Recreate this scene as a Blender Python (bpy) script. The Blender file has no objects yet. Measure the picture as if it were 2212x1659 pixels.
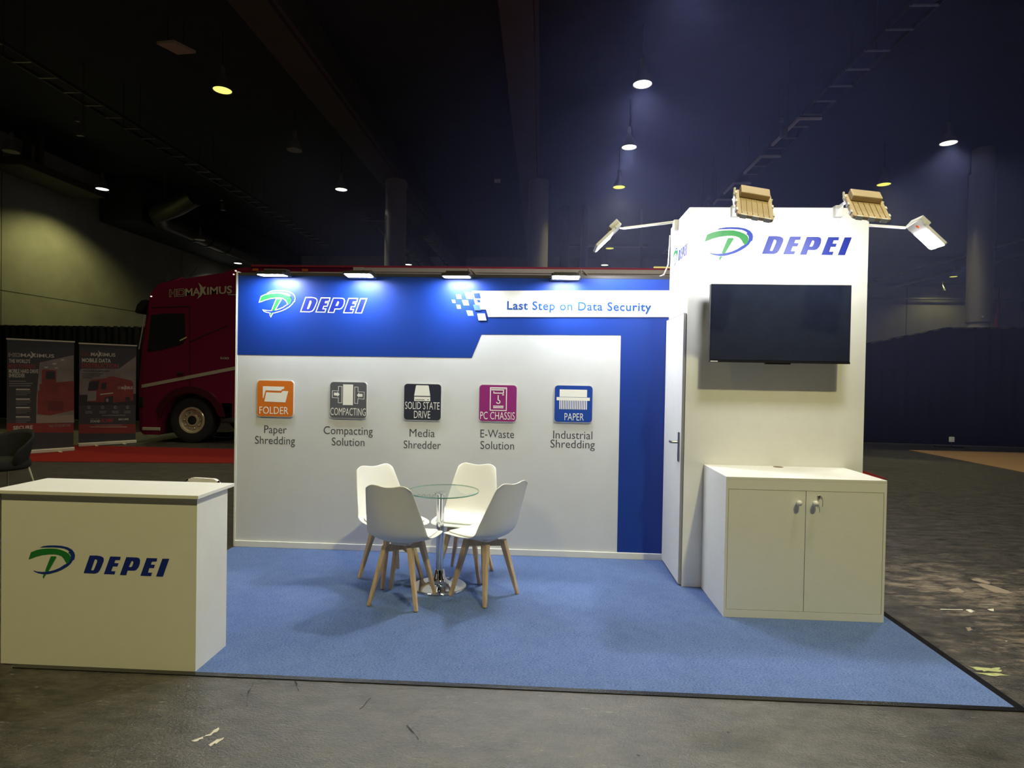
import bpy, bmesh, math, random
from mathutils import Vector, Matrix
random.seed(4)
SC = bpy.context.scene
COL = SC.collection
D = bpy.data
# ------------------------------------------------------------------ camera, world, exposure
cam = D.cameras.new('camera'); cam.sensor_width = 36.0; cam.lens = 1286.998 / 2212 * 36.0
cam.clip_start = 0.05; cam.clip_end = 200
co = D.objects.new('camera', cam); COL.objects.link(co)
CR = Vector((0.99860518, 0.049815, 0.01749742)); CU = Vector((-0.01816662, 0.01301273, 0.99975029)); CF = Vector((-0.04957488, 0.99867369, -0.01389955))
m = Matrix.Identity(4)
for i in range(3):
    m[i][0] = CR[i]; m[i][1] = CU[i]; m[i][2] = -CF[i]
m.translation = (2.7789, -5.3046, 1.6046)
co.matrix_world = m
SC.camera = co
w = D.worlds.new('world'); SC.world = w; w.use_nodes = True
w.node_tree.nodes['Background'].inputs[0].default_value = (0.02, 0.03, 0.06, 1)
w.node_tree.nodes['Background'].inputs[1].default_value = 0.02
SC.view_settings.view_transform = 'Standard'; SC.view_settings.look = 'None'
SC.view_settings.exposure = 0.0; SC.view_settings.gamma = 1.0; SC.view_settings.use_curve_mapping = False
# light levels
WALL_FLOOD = 165.0      # lens brightness of the four floodlights over the back wall
FRONT_FLOOD = 76.0    # two floodlights on the tower front
SIDE_FLOOD = 200.0      # two on the tower sides
HALL_W = 560.0          # each lit pendant of the hall

# ------------------------------------------------------------------ materials
MATS = {}
def mat(name, col, rough=0.5, metal=0.0, var=0.05, scale=12.0, bump=0.0, spec=0.5, bscale=None, emit=None):
    if name in MATS: return MATS[name]
    M = D.materials.new(name); M.use_nodes = True
    nt = M.node_tree; b = nt.nodes['Principled BSDF']
    b.inputs['Roughness'].default_value = rough; b.inputs['Metallic'].default_value = metal
    b.inputs['Specular IOR Level'].default_value = spec
    tc = nt.nodes.new('ShaderNodeTexCoord')
    n = nt.nodes.new('ShaderNodeTexNoise'); n.inputs['Scale'].default_value = scale; n.inputs['Detail'].default_value = 4
    nt.links.new(tc.outputs['Object'], n.inputs['Vector'])
    r = nt.nodes.new('ShaderNodeValToRGB')
    r.color_ramp.elements[0].position = 0.3; r.color_ramp.elements[1].position = 0.7
    r.color_ramp.elements[0].color = tuple(c * (1 - var) for c in col) + (1,)
    r.color_ramp.elements[1].color = tuple(min(1, c * (1 + var)) for c in col) + (1,)
    nt.links.new(n.outputs['Fac'], r.inputs['Fac']); nt.links.new(r.outputs['Color'], b.inputs['Base Color'])
    if bump:
        n2 = nt.nodes.new('ShaderNodeTexNoise'); n2.inputs['Scale'].default_value = bscale or scale * 4; n2.inputs['Detail'].default_value = 3
        nt.links.new(tc.outputs['Object'], n2.inputs['Vector'])
        bp = nt.nodes.new('ShaderNodeBump'); bp.inputs['Strength'].default_value = bump; bp.inputs['Distance'].default_value = 0.01
        nt.links.new(n2.outputs['Fac'], bp.inputs['Height']); nt.links.new(bp.outputs['Normal'], b.inputs['Normal'])
    if emit:
        b.inputs['Emission Color'].default_value = tuple(emit[0]) + (1,); b.inputs['Emission Strength'].default_value = emit[1]
    MATS[name] = M
    return M
def emission(name, col, s):
    if name in MATS: return MATS[name]
    M = D.materials.new(name); M.use_nodes = True; nt = M.node_tree
    for n in list(nt.nodes): nt.nodes.remove(n)
    o = nt.nodes.new('ShaderNodeOutputMaterial'); e = nt.nodes.new('ShaderNodeEmission')
    e.inputs[0].default_value = tuple(col) + (1,); e.inputs[1].default_value = s
    nt.links.new(e.outputs[0], o.inputs[0]); MATS[name] = M
    return M

white = mat('white_laminate', (0.78, 0.78, 0.765), 0.45, var=0.015)
white_print = mat('white_printed_panel', (0.655, 0.672, 0.72), 0.5, var=0.02, scale=5)
blue_print = mat('blue_print', (0.004, 0.038, 0.29), 0.45, var=0.03, scale=3)
navy = mat('navy_lettering', (0.006, 0.022, 0.28), 0.45, var=0.03)
logo_green = mat('logo_green', (0.012, 0.20, 0.04), 0.45, var=0.03)
logo_blue = mat('logo_blue', (0.006, 0.035, 0.30), 0.45, var=0.03)
signwhite = mat('sign_white', (0.85, 0.85, 0.84), 0.5, var=0.01)
chrome = mat('chrome', (0.75, 0.75, 0.77), 0.08, 1.0, var=0.02)
steel = mat('brushed_steel', (0.42, 0.42, 0.43), 0.3, 1.0, var=0.06)
blackplastic = mat('black_plastic', (0.012, 0.012, 0.014), 0.35, var=0.1)
wood = None
def wood_mat():
    M = D.materials.new('beech_wood'); M.use_nodes = True; nt = M.node_tree; b = nt.nodes['Principled BSDF']
    tc = nt.nodes.new('ShaderNodeTexCoord'); mp = nt.nodes.new('ShaderNodeMapping'); mp.inputs['Scale'].default_value = (40, 40, 4)
    n = nt.nodes.new('ShaderNodeTexNoise'); n.inputs['Scale'].default_value = 1.5; n.inputs['Detail'].default_value = 6
    r = nt.nodes.new('ShaderNodeValToRGB'); r.color_ramp.elements[0].color = (0.52, 0.36, 0.22, 1); r.color_ramp.elements[1].color = (0.68, 0.51, 0.34, 1)
    r.color_ramp.elements[0].position = .3; r.color_ramp.elements[1].position = .7
    nt.links.new(tc.outputs['Object'], mp.inputs[0]); nt.links.new(mp.outputs[0], n.inputs['Vector']); nt.links.new(n.outputs['Fac'], r.inputs['Fac'])
    nt.links.new(r.outputs[0], b.inputs['Base Color']); b.inputs['Roughness'].default_value = 0.45
    return M
wood = wood_mat()
def carpet_mat(name, c0, c1, stretch=(1, 1, 1)):
    M = D.materials.new(name); M.use_nodes = True; nt = M.node_tree; b = nt.nodes['Principled BSDF']
    tc = nt.nodes.new('ShaderNodeTexCoord'); mp = nt.nodes.new('ShaderNodeMapping'); mp.inputs['Scale'].default_value = stretch
    n = nt.nodes.new('ShaderNodeTexNoise'); n.inputs['Scale'].default_value = 165; n.inputs['Detail'].default_value = 5; n.inputs['Roughness'].default_value = .7
    n3 = nt.nodes.new('ShaderNodeTexNoise'); n3.inputs['Scale'].default_value = 9; n3.inputs['Detail'].default_value = 3
    mx = nt.nodes.new('ShaderNodeMath'); mx.operation = 'MULTIPLY_ADD'; mx.inputs[1].default_value = .10
    r = nt.nodes.new('ShaderNodeValToRGB'); r.color_ramp.elements[0].color = c0 + (1,); r.color_ramp.elements[1].color = c1 + (1,)
    r.color_ramp.elements[0].position = .40; r.color_ramp.elements[1].position = .70
    nt.links.new(tc.outputs['Object'], mp.inputs[0]); nt.links.new(mp.outputs[0], n.inputs['Vector']); nt.links.new(tc.outputs['Object'], n3.inputs['Vector'])
    nt.links.new(n3.outputs['Fac'], mx.inputs[0]); nt.links.new(n.outputs['Fac'], mx.inputs[2]); nt.links.new(mx.outputs[0], r.inputs['Fac'])
    nt.links.new(r.outputs[0], b.inputs['Base Color']); b.inputs['Roughness'].default_value = 0.95; b.inputs['Specular IOR Level'].default_value = .1
    bp = nt.nodes.new('ShaderNodeBump'); bp.inputs['Strength'].default_value = .5; bp.inputs['Distance'].default_value = .004
    nt.links.new(n.outputs['Fac'], bp.inputs['Height']); nt.links.new(bp.outputs[0], b.inputs['Normal'])
    return M
def floor_mat():
    M = D.materials.new('black_hall_floor'); M.use_nodes = True; nt = M.node_tree; b = nt.nodes['Principled BSDF']; L = nt.links.new
    def N(t, **k):
        n = nt.nodes.new(t)
        for a, v in k.items(): setattr(n, a, v)
        return n
    tc = N('ShaderNodeTexCoord')
    def noise(scale, detail, st=(1, 1, 1), rough=.6):
        mp = N('ShaderNodeMapping'); mp.inputs['Scale'].default_value = st; L(tc.outputs['Object'], mp.inputs[0])
        n = N('ShaderNodeTexNoise'); n.inputs['Scale'].default_value = scale; n.inputs['Detail'].default_value = detail; n.inputs['Roughness'].default_value = rough
        L(mp.outputs[0], n.inputs['Vector']); return n
    base = noise(6, 14, (.8, 1.9, 1), .82); r0 = N('ShaderNodeValToRGB')
    r0.color_ramp.elements[0].color = (.007, .0062, .0056, 1); r0.color_ramp.elements[1].color = (.105, .088, .072, 1)
    r0.color_ramp.elements[0].position = .42; r0.color_ramp.elements[1].position = .70
    L(base.outputs['Fac'], r0.inputs['Fac'])
    # worn paint, densest on the aisle to the right of the stand
    wear = noise(5.5, 12, (.7, 1.9, 1), .78)
    def dist(c, r):
        v = N('ShaderNodeVectorMath', operation='DISTANCE'); v.inputs[1].default_value = c; L(tc.outputs['Object'], v.inputs[0])
        q = N('ShaderNodeMapRange'); q.inputs[1].default_value = 0; q.inputs[2].default_value = r * 1.15; q.inputs[3].default_value = 1; q.inputs[4].default_value = 0
        L(v.outputs['Value'], q.inputs[0]); return q
    d1 = dist((6.1, -.5, 0), 1.5); d2 = dist((5.9, -1.7, 0), 1.0)
    mx = N('ShaderNodeMath', operation='MAXIMUM'); L(d1.outputs[0], mx.inputs[0]); L(d2.outputs[0], mx.inputs[1])
    ad = N('ShaderNodeMath', operation='MULTIPLY_ADD'); L(mx.outputs[0], ad.inputs[0]); ad.inputs[1].default_value = .22; L(wear.outputs['Fac'], ad.inputs[2])
    wr = N('ShaderNodeMapRange'); wr.inputs[1].default_value = .64; wr.inputs[2].default_value = .82; L(ad.outputs[0], wr.inputs[0])
    mix = N('ShaderNodeMixRGB'); L(wr.outputs[0], mix.inputs[0]); L(r0.outputs[0], mix.inputs[1]); mix.inputs[2].default_value = (.30, .235, .17, 1)
    # fine pale scratches
    sc = noise(26, 3, (.35, 2.2, 1), .8); sr = N('ShaderNodeMapRange'); sr.inputs[1].default_value = .655; sr.inputs[2].default_value = .70; L(sc.outputs['Fac'], sr.inputs[0])
    mix2 = N('ShaderNodeMixRGB'); L(sr.outputs[0], mix2.inputs[0]); L(mix.outputs[0], mix2.inputs[1]); mix2.inputs[2].default_value = (.26, .245, .21, 1)
    L(mix2.outputs[0], b.inputs['Base Color'])
    rr = noise(5, 5); rm = N('ShaderNodeMapRange'); rm.inputs[1].default_value = .3; rm.inputs[2].default_value = .7; rm.inputs[3].default_value = .30; rm.inputs[4].default_value = .46
    L(rr.outputs['Fac'], rm.inputs[0])
    L(rm.outputs[0], b.inputs['Roughness']); b.inputs['Specular IOR Level'].default_value = .5; b.inputs['Coat Roughness'].default_value = .44; b.inputs['Coat IOR'].default_value = 2.0
    # coat strengthened in front of the stand to put a brighter sheen there
    d3 = dist((2.7, -3.0, 0), 2.7); gn = noise(7, 8, (.8, 1.8, 1), .7); gm = N('ShaderNodeMath', operation='MULTIPLY_ADD'); L(gn.outputs['Fac'], gm.inputs[0]); gm.inputs[1].default_value = .9; L(d3.outputs[0], gm.inputs[2])
    gr = N('ShaderNodeMapRange'); gr.inputs[1].default_value = .55; gr.inputs[2].default_value = 1.15; gr.inputs[3].default_value = .10; gr.inputs[4].default_value = 1.0; L(gm.outputs[0], gr.inputs[0]); L(gr.outputs[0], b.inputs['Coat Weight'])
    bn = noise(75, 4, (1, 1.6, 1)); bp = N('ShaderNodeBump'); bp.inputs['Strength'].default_value = 1.0; bp.inputs['Distance'].default_value = .009
    L(bn.outputs['Fac'], bp.inputs['Height']); L(bp.outputs[0], b.inputs['Normal']); L(bp.outputs[0], b.inputs['Coat Normal'])
    return M
def glass_mat():
    M = D.materials.new('table_glass'); M.use_nodes = True; nt = M.node_tree; L = nt.links.new
    for n in list(nt.nodes): nt.nodes.remove(n)
    o = nt.nodes.new('ShaderNodeOutputMaterial'); t = nt.nodes.new('ShaderNodeBsdfTransparent'); t.inputs[0].default_value = (.93, .97, .95, 1)
    g = nt.nodes.new('ShaderNodeBsdfGlossy'); g.inputs['Roughness'].default_value = 0.01; g.inputs[0].default_value = (1, 1, 1, 1)
    f = nt.nodes.new('ShaderNodeFresnel'); f.inputs[0].default_value = 1.45
    ge = nt.nodes.new('ShaderNodeNewGeometry'); iv = nt.nodes.new('ShaderNodeMath'); iv.operation = 'SUBTRACT'; iv.inputs[0].default_value = 1; L(ge.outputs['Backfacing'], iv.inputs[1])
    mu = nt.nodes.new('ShaderNodeMath'); mu.operation = 'MULTIPLY'; L(iv.outputs[0], mu.inputs[0]); L(f.outputs[0], mu.inputs[1])
    mx = nt.nodes.new('ShaderNodeMixShader'); L(mu.outputs[0], mx.inputs[0]); L(t.outputs[0], mx.inputs[1]); L(g.outputs[0], mx.inputs[2]); L(mx.outputs[0], o.inputs[0])
    return M

# ------------------------------------------------------------------ mesh helpers
class MB:
    def __init__(s): s.v = []; s.f = []; s.mi = []; s.mats = []
    def mid(s, m):
        if m not in s.mats: s.mats.append(m)
        return s.mats.index(m)
    def add(s, vf, m=None, M=None):
        v, f = vf; o = len(s.v); k = s.mid(m) if m else 0
        for p in v: s.v.append(tuple(M @ Vector(p)) if M else tuple(p))
        for q in f: s.f.append([i + o for i in q]); s.mi.append(k)
        return s
    def box(s, x0, x1, y0, y1, z0, z1, m=None, M=None):
        return s.add(boxvf(x0, x1, y0, y1, z0, z1), m, M)
    def build(s, name, mat=None, parent=None, smooth=False, bevel=0, loc=None, seg=2):
        me = D.meshes.new(name); me.from_pydata(s.v, [], s.f)
        ms = s.mats or ([mat] if mat else [])
        for q in ms: me.materials.append(q)
        if s.mats:
            for p, k in zip(me.polygons, s.mi): p.material_index = k
        bm = bmesh.new(); bm.from_mesh(me); bmesh.ops.recalc_face_normals(bm, faces=bm.faces); bm.to_mesh(me); bm.free()
        if smooth:
            for p in me.polygons: p.use_smooth = True
        o = D.objects.new(name, me); COL.objects.link(o)
        if parent: o.parent = parent
        if loc: o.location = loc
        if bevel:
            b = o.modifiers.new('bevel', 'BEVEL'); b.width = bevel; b.segments = seg; b.limit_method = 'ANGLE'
        if smooth == 'auto':
            with_smooth_angle(o)
        return o
def with_smooth_angle(o, a=math.radians(40)):
    me = o.data
    bm = bmesh.new(); bm.from_mesh(me)
    for e in bm.edges:
        if len(e.link_faces) == 2 and e.calc_face_angle(0) > a: e.smooth = False
    bm.to_mesh(me); bm.free()
def boxvf(x0, x1, y0, y1, z0, z1):
    v = [(x, y, z) for x in (x0, x1) for y in (y0, y1) for z in (z0, z1)]
    return v, [(0, 1, 3, 2), (4, 6, 7, 5), (0, 4, 5, 1), (2, 3, 7, 6), (0, 2, 6, 4), (1, 5, 7, 3)]
def frame_of(d):
    d = Vector(d).normalized(); a = Vector((0, 0, 1)) if abs(d.z) < .9 else Vector((1, 0, 0))
    u = d.cross(a).normalized(); return u, d.cross(u).normalized()
def tubevf(pts, r, n=10, cap=True):
    pts = [Vector(p) for p in pts]; v = []; f = []
    rs = r if isinstance(r, (list, tuple)) else [r] * len(pts)
    u = None
    for i, p in enumerate(pts):
        d = (pts[min(i + 1, len(pts) - 1)] - pts[max(i - 1, 0)]).normalized()
        if u is None: u, w_ = frame_of(d)
        else:
            u = (u - d * u.dot(d)).normalized(); w_ = d.cross(u)
        for k in range(n):
            a = 2 * math.pi * k / n; v.append(p + (u * math.cos(a) + w_ * math.sin(a)) * rs[i])
    for i in range(len(pts) - 1):
        for k in range(n):
            f.append((i * n + k, i * n + (k + 1) % n, (i + 1) * n + (k + 1) % n, (i + 1) * n + k))
    if cap:
        f.append(tuple(range(n))[::-1]); f.append(tuple((len(pts) - 1) * n + k for k in range(n)))
    return v, f
def lathevf(prof, n=32, cx=0, cy=0, cap=True):
    v = []; f = []
    for r, z in prof:
        for k in range(n):
            a = 2 * math.pi * k / n; v.append((cx + r * math.cos(a), cy + r * math.sin(a), z))
    for i in range(len(prof) - 1):
        for k in range(n):
            f.append((i * n + k, i * n + (k + 1) % n, (i + 1) * n + (k + 1) % n, (i + 1) * n + k))
    if cap and prof[0][0] > 1e-4: f.append(tuple(range(n))[::-1])
    if cap and prof[-1][0] > 1e-4: f.append(tuple((len(prof) - 1) * n + k for k in range(n)))
    return v, f
def polevf(a, b, w0, w1, d0, d1):
    # square-section tapered bar a -> b
    a = Vector(a); b = Vector(b); u, w_ = frame_of(b - a); v = []
    for p, x, y in ((a, w0, d0), (b, w1, d1)):
        for sx, sy in ((-1, -1), (1, -1), (1, 1), (-1, 1)): v.append(p + u * sx * x / 2 + w_ * sy * y / 2)
    return v, [(0, 3, 2, 1), (4, 5, 6, 7), (0, 1, 5, 4), (1, 2, 6, 5), (2, 3, 7, 6), (3, 0, 4, 7)]
def curve_to_vf(c):
    o = D.objects.new('tmp', c); me = o.to_mesh()
    v = [tuple(q.co) for q in me.vertices]; f = [tuple(p.vertices) for p in me.polygons]
    o.to_mesh_clear(); D.objects.remove(o); D.curves.remove(c)
    return v, f
def shape2d(loops, depth=0.001, offset=0.0):
    c = D.curves.new('tmp', 'CURVE'); c.dimensions = '2D'; c.fill_mode = 'BOTH'; c.extrude = depth / 2; c.offset = offset
    for lp in loops:
        s = c.splines.new('POLY'); s.points.add(len(lp) - 1)
        for p, q in zip(s.points, lp): p.co = (q[0], q[1], 0, 1)
        s.use_cyclic_u = True
    v, f = curve_to_vf(c)
    return [(x, y, z + depth / 2) for x, y, z in v], f
FONT_CAP = None
def textvf(body, x0, x1, base, cap=None, depth=0.001, offset=0.0, space=1.0, shear=0.0, res=3):
    """flat lettering from x0 to x1 on a baseline; cap = height of capitals (None: keep the face's proportions)"""
    global FONT_CAP
    def raw(t):
        c = D.curves.new('tmp', 'FONT'); c.body = t; c.resolution_u = res; c.offset = offset; c.space_character = space; c.shear = shear; c.extrude = .5
        return curve_to_vf(c)
    if FONT_CAP is None:
        vv, _ = raw('H'); FONT_CAP = max(p[1] for p in vv)
    v, f = raw(body)
    a = min(p[0] for p in v); b = max(p[0] for p in v); sx = (x1 - x0) / (b - a)
    sy = sx if cap is None else cap / FONT_CAP
    return [(x0 + (x - a) * sx, base + y * sy, (z + .5) * depth) for x, y, z in v], f
def rrect(x0, x1, y0, y1, r, n=5):
    P = []
    for cx, cy, a0 in ((x1 - r, y1 - r, 0), (x0 + r, y1 - r, 90), (x0 + r, y0 + r, 180), (x1 - r, y0 + r, 270)):
        for k in range(n + 1):
            a = math.radians(a0 + 90 * k / n); P.append((cx + r * math.cos(a), cy + r * math.sin(a)))
    return P
def rect(x0, x1, y0, y1): return [(x0, y0), (x1, y0), (x1, y1), (x0, y1)]
def FRONT(y):   # drawing plane facing the camera side (-Y): (x, y, z) -> (x, Yplane - z, y)
    return Matrix(((1, 0, 0, 0), (0, 0, -1, y), (0, 1, 0, 0), (0, 0, 0, 1)))
def LEFT(x):    # drawing plane facing -X; drawn x runs along -Y
    return Matrix(((0, 0, -1, x), (-1, 0, 0, 0), (0, 1, 0, 0), (0, 0, 0, 1)))
def tag(o, label, cat, group=None, kind=None):
    o['label'] = label; o['category'] = cat
    if group: o['group'] = group
    if kind: o['kind'] = kind
    return o
def thing(name, label, cat, loc=(0, 0, 0), rz=0, group=None):
    o = D.objects.new(name, None); COL.objects.link(o); o.location = loc; o.rotation_euler = (0, 0, rz); o.empty_display_size = .1
    return tag(o, label, cat, group)
def structure(o, label=None, cat=None):
    o['kind'] = 'structure'
    if label: o['label'] = label
    if cat: o['category'] = cat
    return o
def copy_tree(o, parent=None, link=True):
    c = o.copy(); COL.objects.link(c)
    if parent: c.parent = parent
    for ch in list(o.children):
        if ch.type != 'LIGHT': copy_tree(ch, c)
    return c

# ------------------------------------------------------------------ the hall
FZ = -0.006
XL, XR, YB, YF, ZC = -18.0, 44.0, 40.0, -16.0, 10.6
concrete = mat('concrete_wall', (0.42, 0.41, 0.37), 0.8, var=0.10, scale=1.2, bump=.15)
dark_paint = mat('dark_ceiling_paint', (0.040, 0.043, 0.062), 0.75, var=0.12, scale=2)
beam_paint = mat('dark_beam_paint', (0.085, 0.075, 0.068), 0.7, var=0.08, scale=2)
duct_metal = mat('dark_duct_metal', (0.10, 0.10, 0.105), 0.45, 0.6, var=0.15, scale=3)
b = MB(); b.box(XL, XR, YF, YB, FZ - .1, FZ); fl_ = structure(b.build('floor', floor_mat()))
b = MB(); b.box(XL, XR, YF, YB, ZC, ZC + .1); structure(b.build('ceiling', dark_paint))
b = MB(); b.box(XL - .2, XL, YF, YB, FZ, ZC); wl = structure(b.build('wall_left', concrete))
joint = mat('dark_joint', (0.10, 0.10, 0.09), 0.9)  # dark lines for the wall panel and floor joints
b = MB(); b.box(XL, XL + .004, YF, YB, 4.53, 4.56)
for yy in (8.0, 16.6, 27.9, 36.0): b.box(XL, XL + .004, yy - .015, yy + .015, FZ, 9.9)
b.build('panel_joint', joint, wl)
b = MB(); b.box(XL, XR, YB, YB + .2, FZ, ZC); wb = structure(b.build('wall_back', concrete))
b = MB()
for xx in (17, 23, 29.5, 36.0): b.box(xx - .03, xx + .03, YB - .006, YB, FZ, 8.6)
b.build('panel_joint', joint, wb)
b = MB(); b.box(XR, XR + .2, YF, YB, FZ, ZC); structure(b.build('wall_right', concrete))
b = MB(); b.box(XL, XR, YF - .2, YF, FZ, ZC); structure(b.build('wall_front', concrete))
# floor joint line on the aisle
b = MB(); b.box(5.22, 12, -.833, -.826, FZ, FZ + .0015); structure(b.build('trim_1', joint))
# scraped paint, chips and scratches on the hall floor round the stand
mk_tan = mat('worn_paint_tan', (.24, .19, .14), .7, var=.15, scale=20); mk_white = mat('paint_chip_white', (.62, .58, .48), .7, var=.1, scale=30); mk_green = mat('scuff_yellow_green', (.36, .38, .17), .8, var=.2, scale=40); mk_dark = mat('scratch_dark', (.006, .006, .006), .6)
MARKS = [(mk_tan, [(6.343, -.227), (6.428, -.193), (6.441, -.308), (6.406, -.34), (6.342, -.264)]), (mk_tan, [(6.3, -.34), (6.381, -.343), (6.429, -.421), (6.451, -.528), (6.397, -.556), (6.305, -.543), (6.297, -.444)]),
 (mk_tan, [(5.982, -.509), (6.086, -.465), (6.075, -.549), (6.032, -.579), (5.966, -.56)]), (mk_tan, [(5.601, -1.249), (5.642, -1.238), (5.626, -1.282), (5.583, -1.309)]),
 (mk_white, [(5.82, -.933), (5.866, -.915), (5.871, -.951), (5.825, -.974)]), (mk_white, [(5.996, -.895), (6.047, -.884), (6.012, -.937), (5.992, -.928)]), (mk_white, [(5.712, -1.432), (5.731, -1.434), (5.716, -1.449)]), (mk_white, [(5.649, -.928), (5.81, -.921), (5.8, -.935), (5.639, -.942)]),
 (mk_green, [(5.235, -1.805), (5.302, -1.815), (5.398, -1.838), (5.368, -1.862), (5.251, -1.851)]), (mk_green, [(5.215, -1.876), (5.333, -1.875), (5.4, -1.896), (5.305, -1.914)]), (mk_green, [(5.286, -1.837), (5.41, -1.805), (5.387, -1.829), (5.279, -1.864)]),
 (mk_white, [(1.288, -2.811), (1.322, -2.775), (1.33, -2.794), (1.305, -2.816)]), (mk_white, [(1.326, -2.781), (1.342, -2.735), (1.351, -2.706), (1.363, -2.72), (1.351, -2.769)]), (mk_white, [(1.379, -2.836), (1.393, -2.789), (1.403, -2.798), (1.394, -2.841)]), (mk_white, [(1.388, -2.809), (1.414, -2.774), (1.419, -2.79), (1.407, -2.828)]),
 (mk_dark, [(1.385, -2.518), (1.345, -2.43), (1.322, -2.327), (1.325, -2.327), (1.349, -2.43), (1.390, -2.521), (1.402, -2.54)]), (mk_dark, [(1.523, -2.286), (1.526, -2.282), (1.584, -2.373), (1.581, -2.378)]), (mk_dark, [(1.936, -2.513), (1.960, -2.408), (1.963, -2.410), (1.940, -2.516)]), (mk_dark, [(2.194, -2.625), (2.268, -2.724), (2.264, -2.727), (2.19, -2.629)]), (mk_dark, [(3.211, -2.757), (3.229, -2.762), (3.22, -2.772)]), (mk_dark, [(3.649, -2.556), (3.668, -2.562), (3.657, -2.57)])]
for mi_, (m_, lp) in enumerate(MARKS):
    ragged = []
    for k, p in enumerate(lp):       # ragged outline: midpoints pushed in and out
        q = lp[(k + 1) % len(lp)]; L = math.hypot(q[0] - p[0], q[1] - p[1])
        ragged.append(p)
        for f_ in (.33, .66): ragged.append((p[0] + (q[0] - p[0]) * f_ + random.uniform(-.12, .12) * min(L, .05), p[1] + (q[1] - p[1]) * f_ + random.uniform(-.12, .12) * min(L, .05)))
    b = MB(); b.add(shape2d([ragged], .0006), None, Matrix.Translation((0, 0, FZ + .00005 + mi_ * .00012))); b.build('floor_mark', m_, fl_)
# soffit boxes that close the ceiling edge on the left and far walls
b = MB(); b.box(-18.0, -15.9, 21.6, 40, 8.45, 10.6); structure(b.build('trim_2', dark_paint, bevel=.08))
b = MB(); b.box(13, 44, 38.6, 40, 8.66, 10.6); structure(b.build('trim_3', dark_paint, bevel=.05))
# beams on the column lines
for i, (x0, x1) in enumerate(((1.72, 2.46), (-3.95, -3.1))):
    b = MB(); b.box(x0, x1, -16, 40, 9.35, 10.6); b.box(x1, x1 + .12, -16, 40, 9.45, 9.6); structure(b.build('trim_%d' % (4 + i), beam_paint, bevel=.03))
col_paint = mat('grey_column_paint', (0.30, 0.285, 0.27), 0.45, var=0.05, scale=2)
for x, y, r, lab in ((-3.21, 18.5, .42, 'grey round column behind the blue wall, left of the two'), (2.53, 18.5, .40, 'grey round column behind the blue wall, right of the two')):
    c = thing('column', lab, 'column', (x, y, FZ), group='round hall columns')
    b = MB(); b.add(lathevf([(r, 0), (r, 9.355 - FZ)], 40)); b.build('shaft', col_paint, c, smooth='auto')
    b = MB(); b.add(lathevf([(r + .02, 9.2), (r + .02, 9.3)], 40)); b.build('collar', col_paint, c, smooth='auto')
c = thing('column', 'grey column in metal cladding on the far right, above the black drape', 'column', (19.52, 18.5, FZ), group='round hall columns')
b = MB(); b.add(lathevf([(.36, 0), (.36, 10.6)], 32)); b.build('shaft', col_paint, c, smooth='auto')
b = MB(); b.add(lathevf([(.43, 3.97), (.43, 9.66), (.37, 9.66)], 40)); b.build('cladding', mat('column_cladding', (.33, .31, .29), .3, .5, var=.04), c, smooth='auto')
b = MB(); b.add(tubevf([(-.16, -.42, 4.15), (-.16, -.45, 4.15)], .03)); b.build('bolt', signwhite, c)
# left column service bracket
c = thing('strut_bracket', 'thin metal strut bracket beside the left round column', 'bracket', (-3.6, 18.4, 0))
b = MB(); b.box(-1.0, .0, -.05, .05, 7.72, 7.80); b.box(-.72, -.60, -.05, .05, 7.84, 8.3); b.build('arm', duct_metal, c)
b = MB(); b.add(tubevf([(-.7, 0, 7.68), (-.05, 0, 7.2)], .02)); b.add(tubevf([(-.25, 0, 7.45), (-.08, 0, 7.15)], .025)); b.build('brace', duct_metal, c)

# pendants --------------------------------------------------------
shade_mat = mat('pendant_shade', (.45, .45, .40), .35, .6, var=.05)
lens_yel = emission('lamp_glow_yellow', (1.0, 1.0, .22), 1.1)
lens_wht = emission('lamp_glow_white', (1.0, 1.0, .92), 3.0)
lens_off = mat('lamp_glass_unlit', (.45, .43, .36), .3, var=.03)
def pendant_proto():
    t = thing('pendant_lamp', 'p', 'lamp')
    b = MB(); b.add(lathevf([(.05, .46), (.075, .42), (.09, .36), (.15, .26), (.20, .14), (.235, .03), (.25, 0), (.235, .005), (.19, .13), (.12, .26), (.03, .30)], 28)); b.build('lamp_shade', shade_mat, t, smooth=True)
    b = MB(); b.add(lathevf([(0.001, .012), (.228, .012), (.228, .024), (.001, .024)], 28)); b.build('lamp_glass', lens_wht, t)
    b = MB(); b.add(lathevf([(.065, .42), (.065, .62), (.05, .66), (.03, .68)], 16)); b.build('ballast', shade_mat, t, smooth='auto')
    b = MB(); b.add(tubevf([(0, 0, 0), (0, 0, 1)], .012, 8)); o = b.build('stem', duct_metal, t); o.location = (0, 0, .66)
    return t
PZ = 9.05
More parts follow.
